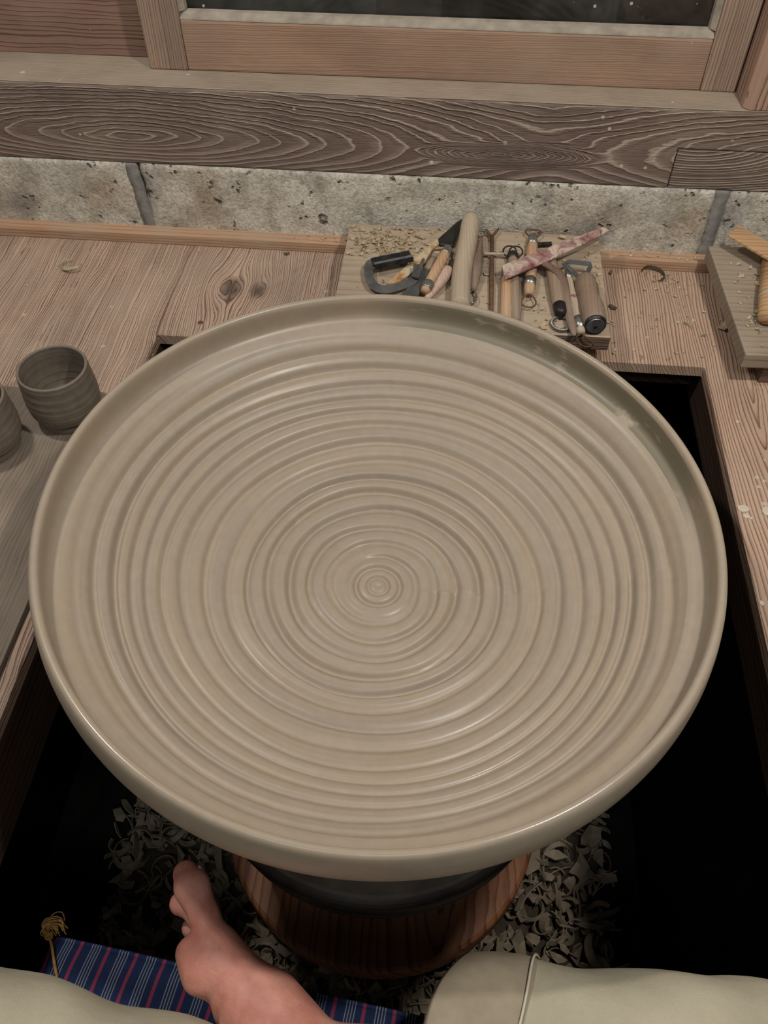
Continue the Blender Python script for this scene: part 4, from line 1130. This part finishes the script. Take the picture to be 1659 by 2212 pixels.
# stitched front hem
hem = [cl(0.004 + 0.59 * k / 60, 0.0005, CZ0 + 0.0008 + 0.0022 * math.sin((0.59 * k / 60) * 26)) for k in range(61)]
hm = mk('hem', tube(hem, 0.0026, 8), M['cushion'], cu, (CX0, CY0, CZ0), smooth=True)
hm.data.transform(Matrix.Rotation(-A_, 4, 'Z')); hm.rotation_euler = (0, 0, A_)
M['yarn'] = simple('yellow_yarn', srgb(150, 112, 60), srgb(190, 150, 92), 0.9, 0.1, 200, 0.3, 600, 0.0005)
k0 = at(106, 2022, CZ0 + 0.006)
tas = mk('tassel_cord', tube(spline([k0, at(112, 2045, CZ0 + 0.010), at(118, 2085, CZ0 + 0.014), at(123, 2112, CZ0 + 0.016)], 6), 0.0014, 8), M['yarn'], cu, k0, smooth=True)
mk('knot', join(tube([k0 + Vector((0.003 * math.cos(q), 0.003 * math.sin(q), 0.0012 * math.sin(2 * q))) for q in np.linspace(0, 2 * PI, 15)], 0.0013, 6), tube([k0 + Vector((0.002 * math.cos(q), 0.0012 * math.sin(2 * q), 0.003 * math.sin(q))) for q in np.linspace(0, 2 * PI, 15)], 0.0013, 6)), M['yarn'], tas, k0, smooth=True)
strands = []
for k in range(26):
    d1 = Vector((rnd.gauss(0, 0.0022), rnd.gauss(0, 0.002), rnd.gauss(0, 0.0015)))
    strands.append(tube(spline([k0 + d1 * 0.3, at(98, 2005, CZ0 + 0.008) + d1, at(108, 1990, CZ0 + 0.010) + d1 * 1.2, at(124, 1990 + rnd.uniform(-4, 6), CZ0 + 0.009) + d1 * 1.4, at(135 + rnd.uniform(-6, 3), 2006 + rnd.uniform(-4, 3), CZ0 + 0.007) + d1 * 1.3], 4), 0.0006, 4))
mk('tassel', join(*strands), M['yarn'], cu, k0, smooth=True)

# the potter: legs crossed on the cushion, right foot over the pit
def make_skin():
    g = G('skin', 0.5, 0.35)
    n = g.noise(g.co(), 22, 4)
    c = g.ramp(n, [(0.3, srgb(186, 116, 98)), (0.5, srgb(204, 140, 122)), (0.7, srgb(216, 162, 144))])
    c = g.mix(0.35, c, g.mix(1.0, c, g.ramp(g.noise(g.co(), 70, 5), [(0.35, 0.62), (0.6, 1.0)]), 'MULTIPLY'))
    g.color(c)
    g.b.inputs['Subsurface Weight'].default_value = 0.25
    g.b.inputs['Subsurface Radius'].default_value = (0.012, 0.004, 0.002)
    g.b.inputs['Subsurface Scale'].default_value = 0.4
    wr = g.noise(g.scale(g.co(), (1, 1, 1)), 160, 4, 0.6, dist=0.6)
    g.bump(wr, 0.35, 0.002)
    return g.m
M['skin'] = make_skin()
Lf = Vector((-0.50, 0.866, 0.0)).normalized()
Mf = Vector((-0.10, -0.22, 0.97)); Mf = (Mf - Lf * Mf.dot(Lf)).normalized()
Df = Lf.cross(Mf).normalized()            # towards the instep
if Df.x < 0: Df = -Df
FS = 1.10                                 # foot length 27 cm
TOE = at(390, 1884, -0.105)
HEEL = TOE - (Lf * 0.246 + Df * 0.012 + Mf * 0.022) * FS
def fp(u, v, w):
    q_ = HEEL + (Lf * u + Df * v + Mf * w) * FS
    return (q_.x, q_.y, q_.z)
KN_R = (0.50, 0.066, -0.100); KN_L = (-0.56, 0.050, -0.105)
HIP_R = (0.13, -0.44, -0.09); HIP_L = (-0.13, -0.44, -0.09)
ANK = fp(0.052, 0.085, 0.0)
SH_R = (0.11, 0.074, -0.110)
CAPS = cap_sdf
def body_sdf(P):
    def cap_sdf(P_, a, b, ra, rb): return CAPS(P_, a, b, ra * FS, rb * FS)
    # right foot: big toe and the inner edge are uppermost
    d = cap_sdf(P, fp(0.028, 0.030, 0), fp(0.055, 0.045, 0), 0.028, 0.031)
    d = smin(d, cap_sdf(P, fp(0.055, 0.060, 0), ANK, 0.034, 0.034), 0.02)
    d = smin(d, cap_sdf(P, fp(0.058, 0.062, 0.004), fp(0.125, 0.042, 0.008), 0.034, 0.027), 0.022)
    d = smin(d, cap_sdf(P, fp(0.10, 0.040, 0.010), fp(0.178, 0.0215, 0.026), 0.028, 0.0195), 0.018)
    d = smin(d, cap_sdf(P, fp(0.10, 0.034, -0.004), fp(0.172, 0.020, 0.004), 0.026, 0.0175), 0.016)
    d = smin(d, cap_sdf(P, fp(0.06, 0.022, -0.020), fp(0.158, 0.0165, -0.026), 0.022, 0.0150), 0.018)
    d = smin(d, cap_sdf(P, fp(0.168, 0.008, 0.026), fp(0.182, 0.0085, 0.028), 0.0165, 0.0160), 0.008)   # ball of the foot
    # ankle bone and shin
    d = smin(d, cap_sdf(P, fp(0.062, 0.082, 0.026), fp(0.063, 0.083, 0.028), 0.010, 0.010), 0.014)
    d = smin(d, cap_sdf(P, ANK, SH_R, 0.034, 0.040), 0.02)
    d = smin(d, cap_sdf(P, SH_R, (0.22, 0.074, -0.110), 0.040, 0.044), 0.02)
    # toes
    tp = [[(0.180, 0.021, 0.028, 0.0160), (0.203, 0.0230, 0.031, 0.0112), (0.228, 0.0200, 0.0300, 0.0138), (0.241, 0.0175, 0.0275, 0.0105)],
          [(0.172, 0.0180, 0.012, 0.0110), (0.203, 0.0145, 0.0125, 0.0086), (0.222, 0.0085, 0.0130, 0.0090), (0.226, 0.0025, 0.0130, 0.0094)],
          [(0.166, 0.0195, -0.005, 0.0110), (0.197, 0.019, -0.0065, 0.0082), (0.208, 0.0060, -0.0050, 0.0084), (0.210, 0.0000, -0.0050, 0.0086)],
          [(0.160, 0.0185, -0.018, 0.0105), (0.187, 0.0175, -0.0215, 0.0078), (0.205, 0.0095, -0.0228, 0.0080), (0.211, 0.0030, -0.0228, 0.0076)],
          [(0.152, 0.0170, -0.030, 0.0100), (0.175, 0.0155, -0.0350, 0.0072), (0.190, 0.0085, -0.0365, 0.0075), (0.195, 0.0030, -0.0365, 0.0070)]]
    for ch in tp:
        t_ = None
        for a_, b_ in zip(ch, ch[1:]):
            q_ = cap_sdf(P, fp(*a_[:3]), fp(*b_[:3]), a_[3], b_[3])
            t_ = q_ if t_ is None else smin(t_, q_, 0.004)
        d = smin(d, t_, 0.0035)
    # skin folds across the arch of the sole
    rel = P - np.array(HEEL)
    u_ = rel @ np.array(Lf) / FS; v_ = rel @ np.array(Df) / FS; w_ = rel @ np.array(Mf) / FS
    win_ = np.exp(-((u_ - 0.115) / 0.045) ** 2) * np.exp(-((v_ - 0.008) / 0.020) ** 2)
    d = d + 0.0014 * win_ * np.sin(u_ * 430 + 2.5 * np.sin(v_ * 130 + 1) + 1.8 * np.sin(w_ * 150))
    # crease under the big toe
    d = d + 0.0016 * np.exp(-((u_ - 0.196) / 0.004) ** 2) * np.exp(-((v_ - 0.008) / 0.010) ** 2)
    return d
# foot, ankle and shin up into the trouser leg: one surface
def body_mesh():
    return surface_nets(body_sdf, (-0.30, -0.10, -0.25), (0.285, 0.28, -0.01), 0.0028)
person = mk('person', body_mesh(), M['skin'], None, (0.0, -0.3, -0.19), smooth=True)
tag(person, 'seated person, legs crossed in khaki trousers, bare right foot over the pit', 'person')
sm = person.modifiers.new('smooth', 'SMOOTH'); sm.factor = 0.5; sm.iterations = 1
# creases where the big toe meets the ball and along the sole are in the bump; the nail is its own piece
M['nail'] = simple('toenail', srgb(214, 176, 158), srgb(226, 192, 176), 0.35, 0.5, 60, 0)
npos = Vector(fp(0.234, 0.0305, 0.0275))
nv, nf = lathe([(0, 0.0016), (0.004, 0.0014), (0.0068, 0.0004), (0.0072, -0.0012), (0, -0.002)], 20)
mt = Matrix((( Mf.x, Lf.x, Df.x, npos.x), (Mf.y, Lf.y, Df.y, npos.y), (Mf.z, Lf.z, Df.z, npos.z), (0, 0, 0, 1)))
mk('toenail', ([mt @ Vector((v[0], v[1] * 1.2, v[2])) for v in nv], nf), M['nail'], person, npos, smooth=True)

def make_cloth():
    g = G('khaki_cotton', 0.9, 0.1)
    n = g.noise(g.co(), 16, 4)
    c = g.ramp(n, [(0.3, srgb(176, 168, 144)), (0.7, srgb(194, 186, 162))])
    w = g.noise(g.co(), 900, 2)
    c = g.mix(0.25, c, g.mix(1.0, c, g.ramp(w, [(0.3, 0.6), (0.7, 1.0)]), 'MULTIPLY'))
    g.color(c)
    g.bump(g.math('ADD', g.math('MULTIPLY', w, 0.2), g.noise(g.co(), 28, 3)), 0.35, 0.004)
    return g.m
M['cloth'] = make_cloth()
M['cuff'] = simple('shaded_cuff_cotton', srgb(146, 134, 114), srgb(168, 156, 134), 0.9, 0.1, 30, 0.3, 500, 0.0006)  # same trouser cloth, darkened for the dish's shadow on the cuff
M['seam'] = simple('pale_seam', srgb(196, 188, 168), srgb(210, 202, 184), 0.85, 0.1, 100, 0)
def trou_sdf(P):
    wr = 0.0020 * np.sin(P[:, 0] * 62 + P[:, 1] * 38 + 2 * np.sin(P[:, 2] * 30)) + 0.0022 * np.sin(P[:, 0] * 31 - P[:, 1] * 70 + 1.3)
    d = cap_sdf(P, (0.090, 0.0755, -0.110), KN_R, 0.0790, 0.0880)
    d = smin(d, cap_sdf(P, KN_R, HIP_R, 0.086, 0.11), 0.05)
    e = cap_sdf(P, (-0.175, 0.003, -0.122), KN_L, 0.080, 0.098)
    e = smin(e, cap_sdf(P, (-0.175, 0.003, -0.122), (0.0, -0.11, -0.145), 0.080, 0.05), 0.03)
    e = smin(e, cap_sdf(P, KN_L, HIP_L, 0.09, 0.11), 0.05)
    h = cap_sdf(P, HIP_L, HIP_R, 0.115, 0.115)
    d = smin(d, h, 0.05); e = smin(e, h, 0.05)
    o = np.minimum(d, e) + wr
    # flat underneath where the cloth is pressed on the cushion; open at the right cuff
    o = np.maximum(o, -0.187 - P[:, 2])
    o = np.maximum(o, np.where((P[:, 1] > -0.02) & (P[:, 0] > -0.05) & (P[:, 0] < 0.2), 0.083 - P[:, 0], -1))
    return o
tv, tf = surface_nets(trou_sdf, (-0.68, -0.60, -0.21), (0.63, 0.21, 0.08), 0.0085)
tr = mk('trousers', (tv, tf), M['cloth'], person, (0.0, -0.3, -0.19), smooth=True)
sm = tr.modifiers.new('smooth', 'SMOOTH'); sm.factor = 0.5; sm.iterations = 4
sub = tr.modifiers.new('fine', 'SUBSURF'); sub.levels = 1; sub.render_levels = 1
# turned-up cuff of the right leg: an open cloth tube with thickness
def cuff_ring(x, ry, rz, cy, cz, skew, n=56):
    out = []
    for k in range(n):
        a_ = 2 * PI * k / n
        yy = cy + ry * math.cos(a_); zz_ = max(cz + rz * math.sin(a_), -0.1875)
        out.append(Vector((x - skew * (0.9 * math.sin(a_) - 0.9 * math.cos(a_)) + 0.0025 * math.sin(3 * a_ + x * 40), yy + 0.002 * math.sin(5 * a_ + x * 50), zz_)))
    return out
def cuff_at(x, k, dy=0.0):
    return cuff_ring(x + 0.004, 0.0790 * k, 0.0790 * k, 0.0755 + dy, -0.110, 0.021)
rings_o = [cuff_at(0.103, 0.93), cuff_at(0.098, 1.02), cuff_at(0.080, 1.035, 0.002), cuff_at(0.055, 1.03, 0.002), cuff_at(0.032, 0.985, 0.000), cuff_at(0.0305, 0.955, 0.000), cuff_at(0.055, 0.99, 0.002), cuff_at(0.09, 0.97, 0.002)]
V, F = [], []
n = 56
for r_ in rings_o: V += r_
for i in range(len(rings_o) - 1):
    for k in range(n):
        F.append((i * n + k, i * n + (k + 1) % n, (i + 1) * n + (k + 1) % n, (i + 1) * n + k))
cf = mk('trouser_cuff', (V, F), M['cuff'], tr, (0.06, 0.05, -0.11), smooth=True)
sub = cf.modifiers.new('fine', 'SUBSURF'); sub.levels = 1; sub.render_levels = 1
seam = cuff_at(0.0965, 1.032, 0.0005)
mk('seam', tube(seam + [seam[0]], 0.0011, 6), M['seam'], tr, (0.06, 0.05, -0.11), smooth=True)
